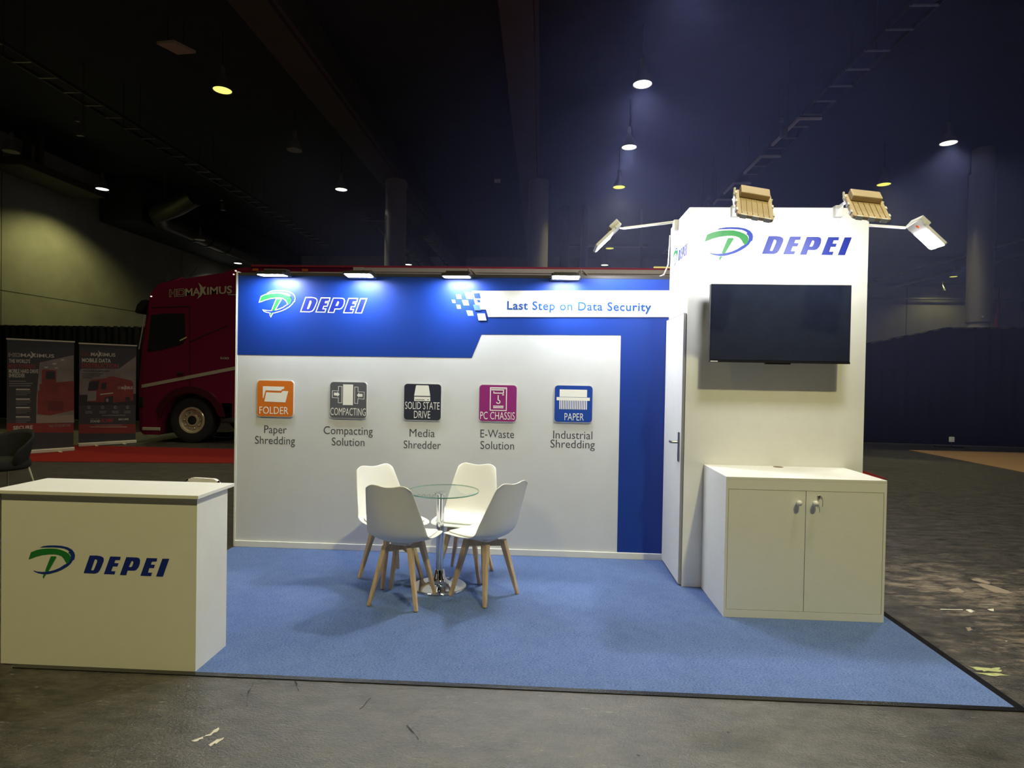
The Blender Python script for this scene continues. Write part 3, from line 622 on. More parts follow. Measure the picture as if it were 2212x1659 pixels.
for i, (x0, z0, nm, col, lab) in enumerate(ICON):
    b = MB(); b.add(shape2d([rrect(x0 - .005, x0 + IS + .005, z0 - .005, z0 + IS - .005, .033)], .012), plaque_edge, F0)
    b.add(shape2d([rrect(x0, x0 + IS, z0, z0 + IS - .01, .03)], .001), mat('plaque_' + nm, col, .4, var=.03), FRONT(-.012))
    pl = b.build('icon_plaque', None, bw); pl['label'] = lab
    S, T, R_ = icon_shapes(i); tr = lambda l: [(x0 + a * IS, z0 + c * (IS - .01)) for a, c in l]
    b = MB()
    for s_ in S: b.add(shape2d([tr(s_)], .001), None, FRONT(-.013))
    for l_, wd in R_: b.add(ringvf(tr(l_), wd * IS, .0008), None, FRONT(-.013))
    b.build('icon_symbol', signwhite, pl)
    if i == 2:
        b = MB()
        for q in range(6): b.add(boxvf(x0 + IS * (.32 + q * .042), x0 + IS * (.325 + q * .042) + .003, -.0145, -.014, z0 + .181, z0 + .189), None)
        b.box(x0 + IS * .31, x0 + IS * .56, -.0145, -.014, z0 + .178, z0 + .181)
        b.add(lathevf([(.005, 0), (.005, .0006)], 12), None, Matrix.Translation((x0 + IS * .65, -.014, z0 + .184)) @ Matrix.Rotation(math.pi / 2, 4, 'X'))
        b.build('drive_slots', MATS['plaque_charcoal'], pl)
    b = MB()
    for body, a, c, base, h in T: b.add(textvf(body, x0 + a * IS, x0 + c * IS, z0 + base * IS, h * IS, .001, -.007 if i != 0 else -.004), None, FRONT(-.013))
    b.build('icon_lettering', signwhite, pl)
capmat = mat('caption_grey', (.055, .055, .085), .5)
CAP = [[('Paper', .367, .208, 1.043), ('Shredding', .364, .371, .944)], [('Compacting', 1.039, .451, 1.047), ('Solution', 1.040, .30, .945)], [('Media', 1.715, .229, 1.040), ('Shredder', 1.717, .338, .934)],
       [('E-Waste', 2.391, .302, 1.048), ('Solution', 2.393, .302, .945)], [('Industrial', 3.063, .346, 1.053), ('Shredding', 3.064, .393, .972)]]
for L in CAP:
    b = MB()
    for body, cx, wd, base in L: b.add(textvf(body, cx - wd / 2, cx + wd / 2, base, .072, .001, -.003), None, F0)
    b.build('icon_caption', capmat, bw)

# ------------------------------------------------------------------ tower with door
TX0, TX1, TY, TH = 3.886, 5.225, -.663, 2.918
tw = thing('booth_tower', 'tall white storage tower of the stand with a door on its left side', 'exhibition tower', (TX0, TY, 0))
O = Vector((TX0, TY, 0))
b = MB(); b.box(0, TX1 - TX0, 0, .04, 0, TH); b.build('front_panel', white, tw)
b = MB(); b.box(0.0, .04, .04, .662, 0, TH); b.build('left_panel', white, tw)
b = MB(); b.box(TX1 - TX0 - .04, TX1 - TX0, .04, .662, 0, TH); b.build('right_panel', white, tw)
b = MB(); b.box(.04, TX1 - TX0 - .04, .622, .662, 0, TH); b.build('back_panel', white, tw)
dr = MB().box(-.022, -.002, .022, .655, .012, 2.105).build('door', white, tw, bevel=.002)
b = MB(); b.box(-.0225, -.0015, .012, .022, .012, 2.106); b.box(-.0225, -.0015, .022, .66, 2.105, 2.112); b.build('door_edge_strip', mat('grey_edge', (.28, .28, .30), .5), dr)
b = MB(); b.box(-.030, -.022, .055, .10, .955, 1.185); b.build('handle_plate', steel, dr, bevel=.002)
b = MB(); b.add(tubevf([(-.03, .08, 1.105), (-.075, .082, 1.105), (-.078, .12, 1.104), (-.072, .19, 1.098), (-.068, .215, 1.103)], [.009, .009, .01, .008, .006], 10)); b.build('lever_handle', steel, dr, smooth='auto')
logo(tw, 4.005 - TX0, 2.512, 1.096, 1.096, FRONT(0.0))
logo(tw, -.537, 2.537, .49, .70, LEFT(0.0) @ Matrix.Translation((-.0, 0, 0)))
# ------------------------------------------------------------------ floodlights
def flood(label, base, tip, C, W_, L_, wv, lv, nv, hmat, armmat, lens, group, clips=0, lens_from=.36, cs=1.0, dot=False):
    t = thing('floodlight', label, 'floodlight', base, group=group); B = Vector(base)
    wv, lv, nv = (Vector(q).normalized() for q in (wv, lv, nv)); lv = (lv - nv * lv.dot(nv)).normalized(); wv = lv.cross(nv)
    M = Matrix(((wv.x, lv.x, nv.x, 0), (wv.y, lv.y, nv.y, 0), (wv.z, lv.z, nv.z, 0), (0, 0, 0, 1))); M.translation = Vector(C) - B
    b = MB(); b.add(tubevf([(0, 0, 0), Vector(tip) - B], .011, 10)); b.build('arm', armmat, t, smooth='auto')
    b = MB(); b.box(-.03 * cs, .03 * cs, -.03 * cs, .03 * cs, -.075 * cs, .012 * cs); b.build('clamp', armmat, t, bevel=.006)
    b = MB(); hw, hl = W_ / 2, L_ / 2
    b.add(shape2d([rrect(-hw, hw, -hl, hl, .018)], .022), None, M @ Matrix.Translation((0, 0, -.022)))
    nr = 6
    for k in range(nr): b.box(-hw + .03 + k * (W_ - .06) / (nr - 1) - .002, -hw + .03 + k * (W_ - .06) / (nr - 1) + .002, -hl + .10, hl - .02, -.029, -.022, None, M)
    hs = b.build('housing', hmat, t)
    b = MB(); b.box(-hw + .022, hw - .022, -hl - .004, -hl + .085, -.062, -.022, None, M); b.build('driver_box', hmat, t, bevel=.006)
    b = MB(); b.box(-hw + .014, hw - .014, -hl + L_ * lens_from, hl - .016, .0, .003, None, M); b.build('lens', lens, t)
    b = MB()
    e1 = M @ Vector((-hw - .008, -hl + .05, -.012)); e2 = M @ Vector((hw + .008, -hl + .05, -.012)); tp = Vector(tip) - B
    b.add(tubevf([tp, M @ Vector((-hw - .008, -hl - .0, -.03)), e1], .007, 8)); b.add(tubevf([e1, M @ Vector((-hw + .01, -hl + .05, -.012))], .01, 8)); b.add(tubevf([e2, M @ Vector((hw - .01, -hl + .05, -.012))], .012, 8))
    b.build('bracket', armmat, t)
    if clips:
        for (cx, cy, sx, sy) in [(-hw * .65, hl, .02, .006), (0, hl, .02, .006), (hw * .65, hl, .02, .006), (-hw, hl * .62, .006, .014), (hw, hl * .62, .006, .014), (-hw, -hl * .05, .006, .014), (hw, -hl * .05, .006, .014), (-hw, -hl * .75, .006, .014)]:
            b = MB(); b.box(cx - sx, cx + sx, cy - sy, cy + sy, -.026, .002, None, M); b.build('rim_clip', signwhite, t)
    if dot:
        b = MB(); b.add(lathevf([(.016, 0), (.016, .003)], 16), None, M @ Matrix.Translation((-.03, -hl + .045, .0))); o = b.build('sticker', mat('orange_sticker', (.75, .16, .03), .5), t); o['label'] = 'round orange sticker'
    return t
lens_wall = emission('flood_glow_wall', (.90, .96, 1.0), WALL_FLOOD)
lens_front = emission('flood_glow_front', (.97, .98, 1.0), FRONT_FLOOD)
lens_side = emission('flood_glow_side', (1.0, .98, .97), SIDE_FLOOD)
blackhouse = mat('black_floodlight_casting', (.014, .014, .018), .5, var=.1)
tanhouse = mat('tan_floodlight_casting', (.64, .50, .34), .55, var=.04)
whitehouse = mat('white_floodlight_casting', (.72, .71, .69), .5, var=.03)
for i, (x, th, lab) in enumerate(((.40, 2.0, 'black floodlight over the wall at its left end, above the green emblem'), (1.17, -5.0, 'black floodlight over the wall, second from left, above the stand lettering'),
                                  (2.028, 1.5, 'black floodlight over the wall, above the blue pixel squares'), (2.97, -4.5, 'black floodlight over the wall, above the slogan, nearest the tower'))):
    a = math.radians(th); n = (0, math.sin(a), -math.cos(a)); l = (0, -math.cos(a), -math.sin(a))
    flood(lab, (x - .02, .022, 2.53), (x - .02, -.02, 2.475), (x, -.135, 2.452), .25, .205, (1, 0, 0), l, n, blackhouse, blackhouse, lens_wall, 'black floodlights over the back wall', lens_from=.40, cs=.4)
flood('tan floodlight on the tower front above the emblem', (4.225, TY - .012, 2.915), (4.051, -1.2, 2.822), (4.150, -1.29, 2.743), .235, .281, (.222, 0, -.034), (-.042, -.18, -.2125), (-.096, .78, -.64), tanhouse, whitehouse, lens_front, 'floodlights on the tower', clips=1)
flood('tan floodlight on the tower front above the last letters', (4.987, TY - .012, 2.915), (4.782, -1.2, 2.800), (4.8715, -1.29, 2.73), .235, .27, (.225, 0, .02), (-.03, -.18, -.192), (-.06, .73, -.68), tanhouse, whitehouse, lens_front, 'floodlights on the tower', clips=1)
a = math.radians(0); n0 = Vector((.704, 0, -.71)) * math.cos(a) + Vector((0, -1, 0)) * math.sin(a)
flood('white floodlight on a long arm left of the tower, seen edge-on', (3.875, -.284, 2.905), (3.437, -.284, 2.849), (3.31, -.284, 2.762), .22, .28, (0, 1, 0), (-.71, 0, -.704), n0, whitehouse, whitehouse, lens_side, 'floodlights on the tower')
flood('white floodlight on a long arm right of the tower, glowing lens facing out', (5.236, -.40, 2.862), (5.643, -.40, 2.836), (5.797, -.40, 2.774), .22, .28, (.1, .99, .03), (.71, -.05, -.70), (-.69, .09, -.71), whitehouse, whitehouse, lens_side, 'floodlights on the tower', dot=True)
b = MB(); b.add(tubevf([(3.88, .0, 2.86), (3.872, -.01, 2.7), (3.868, -.012, 2.6), (3.83, -.02, 2.512), (3.80, .02, 2.50)], .006, 8)); tag(b.build('lamp_cable', white, smooth=True), 'thin white cable hanging where the tower meets the wall', 'cable')

# ------------------------------------------------------------------ television
tv = thing('television', 'large switched-off flat television on the tower front', 'television', (4.521, -.790, 1.7325))
b = MB(); b.box(-.506, .506, -.04, .0, 0, .577); b.build('casing', blackplastic, tv, bevel=.004)
b = MB(); b.box(-.501, .501, -.0415, -.040, .018, .572); b.build('screen', mat('dark_screen', (.016, .020, .036), .14, var=.1, spec=.6), tv)
b = MB(); b.box(-.506, .506, -.0425, -.040, .0, .014); b.build('lower_bezel', mat('dark_metal_bezel', (.05, .05, .06), .25, .8), tv)
b = MB(); b.box(-.095, .085, -.035, -.005, -.010, 0); b.build('sensor_bar', blackplastic, tv)
b = MB(); b.box(-.50, -.446, -.0432, -.0425, .003, .009); b.build('badge', signwhite, tv)
b = MB(); b.box(-.25, .25, .0, .03, .14, .45); b.box(-.05, .05, .03, .126, .2, .4); b.build('wall_mount', blackplastic, tv)

# ------------------------------------------------------------------ cabinet
CX0, CX1, CY0, CY1, CH = 4.034, 5.088, -1.229, -.667, .95
cb = thing('cabinet', 'low white two-door cabinet standing against the tower under the television', 'cabinet', (CX0, CY0, 0))
w_ = CX1 - CX0; d_ = CY1 - CY0
b = MB(); b.box(0, .017, .0, d_, 0, CH - .018); b.box(w_ - .017, w_, 0, d_, 0, CH - .018); b.box(.017, w_ - .017, d_ - .012, d_, 0, CH - .018); b.box(.017, w_ - .017, .02, d_ - .012, .04, .055)
b.box(.017, w_ - .017, 0, .018, 0, .052); b.box(.017, w_ - .017, 0, .018, .868, CH - .018); b.build('body', white, cb)
b = MB(); b.box(0, w_, 0, d_, CH - .018, CH); b.build('cabinet_top', white, cb, bevel=.0015)
cream = white
for x0, x1, kx in ((.0195, .5265, .472), (.5305, w_ - .0195, .580)):
    b = MB(); b.box(x0, x1, .0005, .018, .0545, .8655); dd = b.build('door', white, cb)
    b = MB(); M = Matrix.Translation((kx, 0, .790)) @ Matrix.Rotation(math.pi / 2, 4, 'X'); b.add(lathevf([(.008, 0), (.008, .014), (.016, .020), (.0195, .030), (.017, .040), (.009, .046), (.0005, .048)], 24), None, M); b.build('knob', white, dd, smooth=True)
    if kx > .5:
        b = MB(); M = Matrix.Translation((.612, 0, .831)) @ Matrix.Rotation(math.pi / 2, 4, 'X'); b.add(lathevf([(.011, 0), (.011, .006), (.009, .008), (.0005, .008)], 20), None, M); b.build('lock', steel, dd, smooth='auto')
gap = mat('dark_door_gap', (.05, .045, .04), .9)
b = MB(); b.box(.017, w_ - .017, .010, .0105, .052, .868); b.build('door_gap_backing', gap, cb)
b = MB(); b.add(lathevf([(.036, CH), (.036, CH + .0012), (.030, CH + .0016), (.0005, CH + .0016)], 28, 4.576 - CX0, -.715 - CY0)); b.build('cable_grommet', mat('brown_grommet', (.20, .12, .08), .5), cb, smooth='auto')
ky = thing('key', 'small key hanging in the lock of the right cabinet door', 'key', (CX0 + .612, CY0 - .008, .831))
b = MB(); b.box(-.0015, .0015, -.022, .0, -.004, .004); b.add(lathevf([(.004, -.0015), (.010, -.0015), (.010, .0015), (.004, .0015)], 16), None, Matrix.Translation((0, -.03, 0)) @ Matrix.Rotation(math.pi / 2, 4, 'Y')); b.build('inserted_key', steel, ky)
b = MB(); b.add(tubevf([(.003, -.03, -.004), (.010, -.026, -.02), (.012, -.022, -.058), (.009, -.02, -.06)], .0022, 6)); b.build('spare_key', steel, ky)

# ------------------------------------------------------------------ counter
ct = thing('reception_counter', 'white reception counter at the front left corner of the stand', 'counter', (-.118, -2.241, 0))
w_ = .9665 + .118; d_ = .306
b = MB(); b.box(0, w_, 0, .018, 0, .925); b.box(0, .018, .018, d_, 0, .925); b.box(w_ - .018, w_, .018, d_, 0, .925); b.box(.018, w_ - .018, .03, d_, .45, .468); b.build('body', white, ct)
b = MB(); b.box(-.045, w_ + .018, -.022, d_ + .045, .925, .944); b.build('counter_top', white, ct, bevel=.0015)
logo(ct, .037 + .118, .468, .7805, .7805, FRONT(0.0))

# ------------------------------------------------------------------ glass table
tb = thing('glass_table', 'small round glass table on a chrome pedestal among four white chairs', 'table', (2.033, -.845, 0))
gl = glass_mat()
b = MB(); b.add(lathevf([(.0005, .719), (.264, .719), (.267, .722), (.267, .726), (.264, .729), (.0005, .729)], 64), gl)
o = b.build('glass_top', None, tb, smooth='auto'); o.location = (.02, 0, 0)
b = MB(); b.add(lathevf([(.2675, .7195), (.2685, .7215), (.2685, .7265), (.2675, .7285)], 64, cap=False)); o = b.build('glass_rim', mat('green_glass_edge', (.12, .28, .24), .1, spec=.8), tb, smooth=True); o.location = (.02, 0, 0)
b = MB(); b.add(lathevf([(.029, .13), (.029, .70), (.055, .705), (.055, .712), (.04, .718), (.0005, .718)], 32)); b.build('pole', chrome, tb, smooth='auto')
b = MB(); b.add(lathevf([(.203, .0), (.205, .004), (.203, .009), (.19, .013), (.15, .018), (.10, .028), (.065, .045), (.045, .075), (.036, .13), (.030, .135)], 48)); b.build('base', chrome, tb, smooth=True)

# ------------------------------------------------------------------ shell chairs
shell_mat = mat('white_moulded_plastic', (.80, .79, .75), .38, var=.01)
cush_mat = mat('white_leatherette', (.80, .79, .765), .5, var=.02, bump=.05)
ROWS = [  # y, z, half width, edge lift
 (.232, .438, .165, .000), (.226, .446, .20, .002), (.19, .452, .222, .006), (.11, .448, .236, .014), (.01, .438, .240, .026), (-.08, .432, .238, .042), (-.145, .444, .232, .060), (-.185, .478, .226, .072), (-.208, .54, .220, .070),
 (-.228, .62, .208, .056), (-.245, .70, .195, .040), (-.260, .77, .182, .027), (-.272, .82, .174, .020), (-.278, .845, .168, .014), (-.281, .854, .158, .009)]
def shell_grid(rows, nu, off=0.0, shrink=1.0, saddle=True):
    V = []; n = len(rows)
    for i, (y, z, hw, lift) in enumerate(rows):
        a = rows[max(i - 1, 0)]; c = rows[min(i + 1, n - 1)]; ty, tz = c[0] - a[0], c[1] - a[1]; L = math.hypot(ty, tz); ny, nz = tz / L, -ty / L   # up / forward
        if nz < 0 and ny < 0: ny, nz = -ny, -nz
        for k in range(nu + 1):
            u = -1 + 2 * k / nu; e = lift * abs(u) ** 2.2 + off
            yy, zz = y + ny * e, z + nz * e
            if saddle and i >= n - 4: zz += (.014 * (1 - math.cos(math.pi * min(abs(u) / .7, 1))) / 2 - .030 * max(0, (abs(u) - .7) / .3) ** 2 - .006) * (i - (n - 5)) / 4
            V.append((hw * shrink * u, yy, zz))
    F = [(i * (nu + 1) + k, i * (nu + 1) + k + 1, (i + 1) * (nu + 1) + k + 1, (i + 1) * (nu + 1) + k) for i in range(n - 1) for k in range(nu)]
    return V, F
def chair_proto():
    t = thing('shell_chair', 'c', 'chair')
    b = MB(); b.add(shell_grid(ROWS, 12)); o = b.build('shell', shell_mat, t, smooth=True)
    s = o.modifiers.new('solid', 'SOLIDIFY'); s.thickness = .009; s.offset = 0
    s = o.modifiers.new('sub', 'SUBSURF'); s.levels = 2; s.render_levels = 2
    rows = [(.195, .452, .175, .004), (.17, .452, .19, .006), (.10, .448, .20, .012), (.01, .438, .202, .022), (-.07, .433, .20, .034), (-.125, .440, .185, .045), (-.14, .447, .165, .04)]
    b = MB(); b.add(shell_grid(rows, 10, .009, 1.0, False)); o = b.build('seat_cushion', cush_mat, t, smooth=True)
    s = o.modifiers.new('solid', 'SOLIDIFY'); s.thickness = .016; s.offset = 0
    s = o.modifiers.new('sub', 'SUBSURF'); s.levels = 2; s.render_levels = 2
    for sx in (-1, 1):
        for sy in (-1, 1):
            b = MB()
            top = Vector((sx * .092, sy * .092 - .01, .405)); bot = Vector((sx * .178, sy * .168 - .01, .0))
            b.add(polevf(top, bot, .050, .024, .036, .024)); o = b.build('leg', wood, t, bevel=.005)
    b = MB()
    b.add(polevf((-.10, -.11, .385), (.10, .09, .385), .026, .026, .045, .045)); b.add(polevf((.10, -.11, .384), (-.10, .09, .384), .026, .026, .045, .045)); b.build('cross_frame', wood, t, bevel=.004)
    b = MB(); b.box(-.07, .07, -.08, .06, .405, .428); b.build('mount_plate', shell_mat, t, bevel=.01)
    return t
chairs = [((1.825, -1.130), 78, 'white shell chair nearest the camera, its back turned, left of the pedestal'), ((2.38, -.98), 143, 'white shell chair on the right of the table, facing left in side view'),
          ((1.630, -.71), -43, 'white shell chair on the far left of the table, half hidden by the nearest chair'), ((2.19, -.578), -103, 'white shell chair behind the glass table, facing the camera by the back wall')]
proto = chair_proto()
for i, ((x, y), ang, lab) in enumerate(chairs):
    c = proto if i == 0 else copy_tree(proto)
    c.location = (x, y, 0); c.rotation_euler = (0, 0, math.radians(ang - 90)); c['label'] = lab; c['group'] = 'white shell chairs round the glass table'

# folding chair behind the counter
fc = thing('folding_chair', 'white folding chair with chrome tubes, only its back showing over the counter', 'chair', (.45, -1.54, 0), math.radians(170))
b = MB(); b.add(shape2d([rrect(-.135, .135, .60, .868, .06)], .022), None, FRONT(-.185)); b.build('backrest', mat('white_vinyl', (.78, .75, .66), .45), fc, bevel=.006)
b = MB(); b.box(-.15, .15, -.17, .20, .43, .455); b.build('seat', MATS['white_vinyl'], fc, bevel=.01)
for sx in (-1, 1):
    b = MB(); b.add(tubevf([(sx * .115, -.19, .850), (sx * .148, -.19, .825), (sx * .156, -.185, .76), (sx * .165, -.12, .43), (sx * .17, .20, 0.012)], .011, 10)); b.build('back_tube', chrome, fc, smooth=True)
    b = MB(); b.add(tubevf([(sx * .155, .16, .43), (sx * .155, -.22, 0.012)], .011, 10)); b.build('leg', chrome, fc, smooth=True)
# dark tub chair at the left edge
ac = thing('tub_chair', 'black upholstered tub chair with thin pale legs at the left edge', 'chair', (-4.22, 2.1, FZ), math.radians(-15))
blk = mat('black_upholstery', (.010, .011, .012), .9, var=.2)
V = []; n = 16
for k in range(n + 1):
    a = math.radians(-10 + 200 * k / n); r0 = .30; r1 = .40
    V += [(r0 * math.cos(a), r0 * math.sin(a) * .9 - .02, .30), (r1 * math.cos(a), r1 * math.sin(a) * .9 - .02, .55 + .25 * max(0, math.sin(a)) ** .7)]
b = MB(); b.add((V, [(2 * k, 2 * k + 2, 2 * k + 3, 2 * k + 1) for k in range(n)])); o = b.build('back', blk, ac, smooth=True); s = o.modifiers.new('solid', 'SOLIDIFY'); s.thickness = .05; s = o.modifiers.new('sub', 'SUBSURF'); s.levels = 1; s.render_levels = 1
b = MB(); b.add(lathevf([(.0005, .28), (.27, .28), (.30, .31), (.30, .38), (.26, .42), (.0005, .43)], 28)); b.build('seat', blk, ac, smooth=True)
for sx in (-1, 1):
    for sy in (-1, 1):
        b = MB(); b.add(tubevf([(sx * .20, sy * .19, .29), (sx * .27, sy * .24, 0)], [.013, .009], 8)); b.build('leg', mat('pale_leg', (.6, .55, .42), .4), ac, smooth='auto')

# ------------------------------------------------------------------ truck
TYF = 7.45
tk = thing('truck', 'dark red semi truck with silver lettering parked behind the blue wall', 'truck', (-4.9, TYF, FZ))
red = mat('truck_red_paint', (.14, .007, .032), .22, var=.03, spec=.6)
silver = mat('silver_lettering', (.42, .39, .30), .4, .1)
tglass = mat('dark_truck_glass', (.012, .014, .016), .06, spec=.8)
def TP(l): return [(x + 4.9, z - FZ) for x, z in l]
arch = [(-4.93 + .64 * math.cos(math.radians(a)), .45 + .64 * math.sin(math.radians(a))) for a in range(0, 181, 15)]
prof = [(-6.10, .25), (-6.12, 1.2), (-6.06, 2.0), (-5.95, 2.9), (-5.90, 3.18), (-5.82, 3.35), (-5.665, 3.50), (-5.3, 3.58), (-4.775, 3.665), (-4.25, 3.745), (-3.75, 3.80), (-3.72, .62), (-4.20, .55)] + arch[1:-1] + [(-5.60, .40), (-5.62, .16), (-6.0, .16)]
b = MB(); b.add(shape2d([TP(prof)], 2.45), None, FRONT(2.45)); o = b.build('cab', red, tk, bevel=.05, seg=3)
side = -.002
def tside(name, loops, m_, d=.004, off=0.0, parent=tk):
    b = MB()
    for l in loops: b.add(shape2d([TP(l)], d), None, FRONT(side - off))
    return b.build(name, m_, parent)
tside('side_window', [[(-5.85, 2.80), (-5.60, 2.84), (-5.09, 2.85), (-5.07, 2.28), (-5.13, 2.18), (-5.60, 2.04), (-5.93, 2.00)]], tglass)
seam = mat('door_seam', (.02, .002, .006), .6)
tside('door_seam', [[(-4.99, 3.02), (-4.975, 3.02), (-4.95, 1.12), (-4.965, 1.12)], [(-4.98, 3.02), (-5.85, 2.98), (-5.85, 2.965), (-4.98, 3.0)], [(-4.97, 2.24), (-4.1, 2.62), (-4.1, 2.60), (-4.97, 2.215)]], seam, .003)
tside('stripe', [[(-6.055, 1.19), (-6.055, 1.262), (-3.80, 1.73), (-3.80, 1.655)]], silver)
tside('mirror_glint', [[(-5.20, 2.26), (-5.04, 2.34), (-5.04, 2.31), (-5.19, 2.235)]], mat('yellow_glint_paint', (.55, .50, .22), .3), .006)  # flat yellow strip paints a glint of light by the window
b = MB(); b.box(-.35, -.20, -.022, 0, 1.50, 1.56); b.build('door_handle', seam, tk, bevel=.006)
b = MB(); b.add(shape2d([TP([(-6.02, 3.12), (-5.90, 3.14), (-5.93, 2.98), (-6.10, 2.82), (-6.17, 2.86), (-6.12, 3.02)])], 2.6), None, FRONT(2.52)); b.build('sun_visor', blackplastic, tk, bevel=.02)
b = MB(); b.add(shape2d([TP([(-6.075, 2.08), (-5.965, 2.85), (-5.975, 2.855), (-6.10, 2.08)])], 2.2), None, FRONT(2.33)); b.build('windshield', tglass, tk)
b = MB(); b.add(tubevf([(-1.19, -.05, 2.05), (-1.06, -.05, 2.80)], .012, 8)); b.build('pillar_trim', silver, tk)
b = MB(); b.box(-1.13, -.72, -.02, .1, .26, .33); b.build('step', silver, tk, bevel=.01)
b = MB(); b.box(-1.23, -1.10, -.01, .3, .75, 1.0); b.build('headlight', tglass, tk, bevel=.03)
fl = [(-4.93 + .80 * math.cos(math.radians(a)), .47 + .78 * math.sin(math.radians(a))) for a in range(8, 173, 12)] + [(-4.93 + .66 * math.cos(math.radians(a)), .45 + .66 * math.sin(math.radians(a))) for a in range(172, 7, -12)]
tside('fender', [fl], mat('truck_fender_dark', (.05, .004, .010), .35), .05)
b = MB(); b.box(.62, .95, .0, 2.4, .45, .95); b.build('fuel_tank', mat('dark_tank', (.03, .03, .035), .4), tk, bevel=.05)
tyre = mat('tyre_rubber', (.010, .010, .011), .8, var=.15); hub = mat('polished_rim', (.60, .52, .36), .28, .35)
def wheel(xc, yc):
    b = MB(); M = Matrix.Translation((xc, yc, .50)) @ Matrix.Rotation(math.pi / 2, 4, 'X')
    b.add(lathevf([(.30, .0), (.42, .02), (.485, .0), (.50, -.04), (.50, -.26), (.48, -.30), (.30, -.30)], 40, cap=False), None, M); t_ = b.build('wheel', tyre, tk, smooth='auto')
    b = MB(); b.add(lathevf([(.10, -.02), (.13, -.02), (.13, -.05), (.235, -.05), (.25, .0), (.285, .005), (.30, -.01), (.30, -.05)], 40, cap=False), None, M); b.build('rim', hub, t_, smooth='auto')
    b = MB(); b.add(lathevf([(.0005, -.03), (.10, -.03), (.125, -.045)], 30), None, M); b.build('hub_cap', tyre, t_, smooth='auto')
    b = MB()
    for k in range(10):
        a_ = 2 * math.pi * k / 10; b.add(lathevf([(.018, -.05), (.018, -.02), (.010, -.012), (.0005, -.012)], 10), None, M @ Matrix.Translation((.185 * math.cos(a_), .185 * math.sin(a_), 0)))
    b.build('wheel_nuts', steel, t_, smooth='auto')
wheel(-.03, .03); wheel(-.03, 2.4); wheel(6.5, .06); wheel(7.9, .06)
b = MB(); b.add(lathevf([(.02, 0), (.02, .02)], 10), None, Matrix.Translation((-.9, .3, 3.58)))
b.add(tubevf([(-.78, .15, 3.52), (-.35, .15, 3.66)], .022, 8)); b.box(-.80, -.70, .05, .25, 3.50, 3.58); b.box(-.40, -.25, .05, .25, 3.66, 3.72); b.build('roof_light_bar', chrome, tk)
b = MB(); b.add(tubevf([(-.38, .2, 3.7), (-.39, .2, 4.25)], .006, 6)); b.add(tubevf([(-.20, .2, 3.68), (-.02, .2, 3.95)], .006, 6)); b.build('antenna', blackplastic, tk)
b = MB(); b.add(shape2d([TP([(-4.35, 3.70), (-4.25, 3.79), (-4.05, 3.86), (-3.80, 3.90), (-3.70, 3.90), (-3.70, 3.70)])], 2.2), None, FRONT(2.35)); b.build('roof_deflector', red, tk, bevel=.03)
for lx, lz in ((-3.95, 3.80), (-3.99, 3.72), (-5.85, 3.22)):
    b = MB(); b.box(lx + 4.9 - .012, lx + 4.9 + .012, -.02, .02, lz - .012, lz + .012); b.build('marker_light', emission('marker_glow', (1, .85, .7), 1.2), tk)
# lettering HDMAXIMUS on the cab, rising to the right
SL = .072
def hdmax(parent, x0, z0, wd, h, M, m_hd, m_rest, slope=0.0, d=.003, name='lettering'):
    sh = lambda vf: ([(x, y + (x - x0) * slope, z) for x, y, z in vf[0]], vf[1])
    b = MB(); k = wd / 1.42
    # HD as outlines
    for lp in ([(0, 0), (.0, h), (.035 * k, h), (.035 * k, h * .6), (.115 * k, h * .6), (.115 * k, h), (.155 * k, h), (.155 * k, 0), (.115 * k, 0), (.115 * k, h * .42), (.035 * k, h * .42), (.035 * k, 0)],
               [(.18 * k, 0), (.18 * k, h), (.32 * k, h), (.35 * k, h * .8), (.35 * k, h * .2), (.32 * k, 0)], [(.215 * k, h * .2), (.215 * k, h * .8), (.30 * k, h * .8), (.315 * k, h * .7), (.315 * k, h * .3), (.30 * k, h * .2)]):
        b.add(sh(ringvf([(x0 + a, z0 + c) for a, c in lp], .010 * k, d)), m_hd, M)
    b.add(sh(textvf('MA', x0 + .365 * k, x0 + .70 * k, z0, h, d, .02)), m_rest, M); b.add(sh(textvf('IMUS', x0 + .86 * k, x0 + 1.42 * k, z0, h, d, .02)), m_rest, M)
    X = [(.655, 1.75), (.72, 1.35), (.76, 1.02), (.80, 1.12), (.835, 1.10), (.79, .6), (.84, .0), (.80, -.02), (.76, .35), (.73, -.1), (.63, -.55), (.685, .1), (.705, .55), (.695, 1.1)]
    b.add(sh(shape2d([[(x0 + a * k, z0 + c * h) for a, c in X]], d)), m_rest, M)
    return b.build(name, None, parent)
hdmax(tk, -5.44 + 4.9, 3.205 - FZ, 1.41, .16, FRONT(side), silver, silver, SL)
b = MB(); b.box(.78, .98, -.005, 0, 3.27, 3.285); b.build('tagline_bar', silver, tk)
b = MB(); b.add(textvf('500', .62, .82, 1.86, .05, .003, .01), None, FRONT(side)); b.build('model_badge', silver, tk)
# box body
b = MB(); b.box(1.30, 13.1, .0, 2.45, .95, 3.90); b.build('box_body', red, tk, bevel=.03)
b = MB(); b.box(1.30, 13.0, -.012, .05, 3.895, 3.935); b.build('roof_edge', mat('roof_edge_red', (.30, .02, .04), .35), tk)
beige = mat('beige_aluminium', (.50, .44, .36), .45, var=.04)
b = MB(); b.box(3.58, 12.9, -.06, -.002, 3.80, 3.885); b.box(3.58, 12.9, -.045, -.002, 3.70, 3.80); b.box(3.58, 3.80, -.075, -.002, 3.62, 3.89)
for xm in (6.1, 8.47): b.box(xm - .012, xm + .012, -.085, -.002, 3.60, 3.89); b.add(polevf((xm + .03, -.07, 3.87), (xm + .28, -.07, 3.64), .02, .02, .02, .02)); b.add(polevf((xm - .03, -.07, 3.87), (xm - .28, -.07, 3.64), .02, .02, .02, .02))
b.build('side_flap_frame', beige, tk)
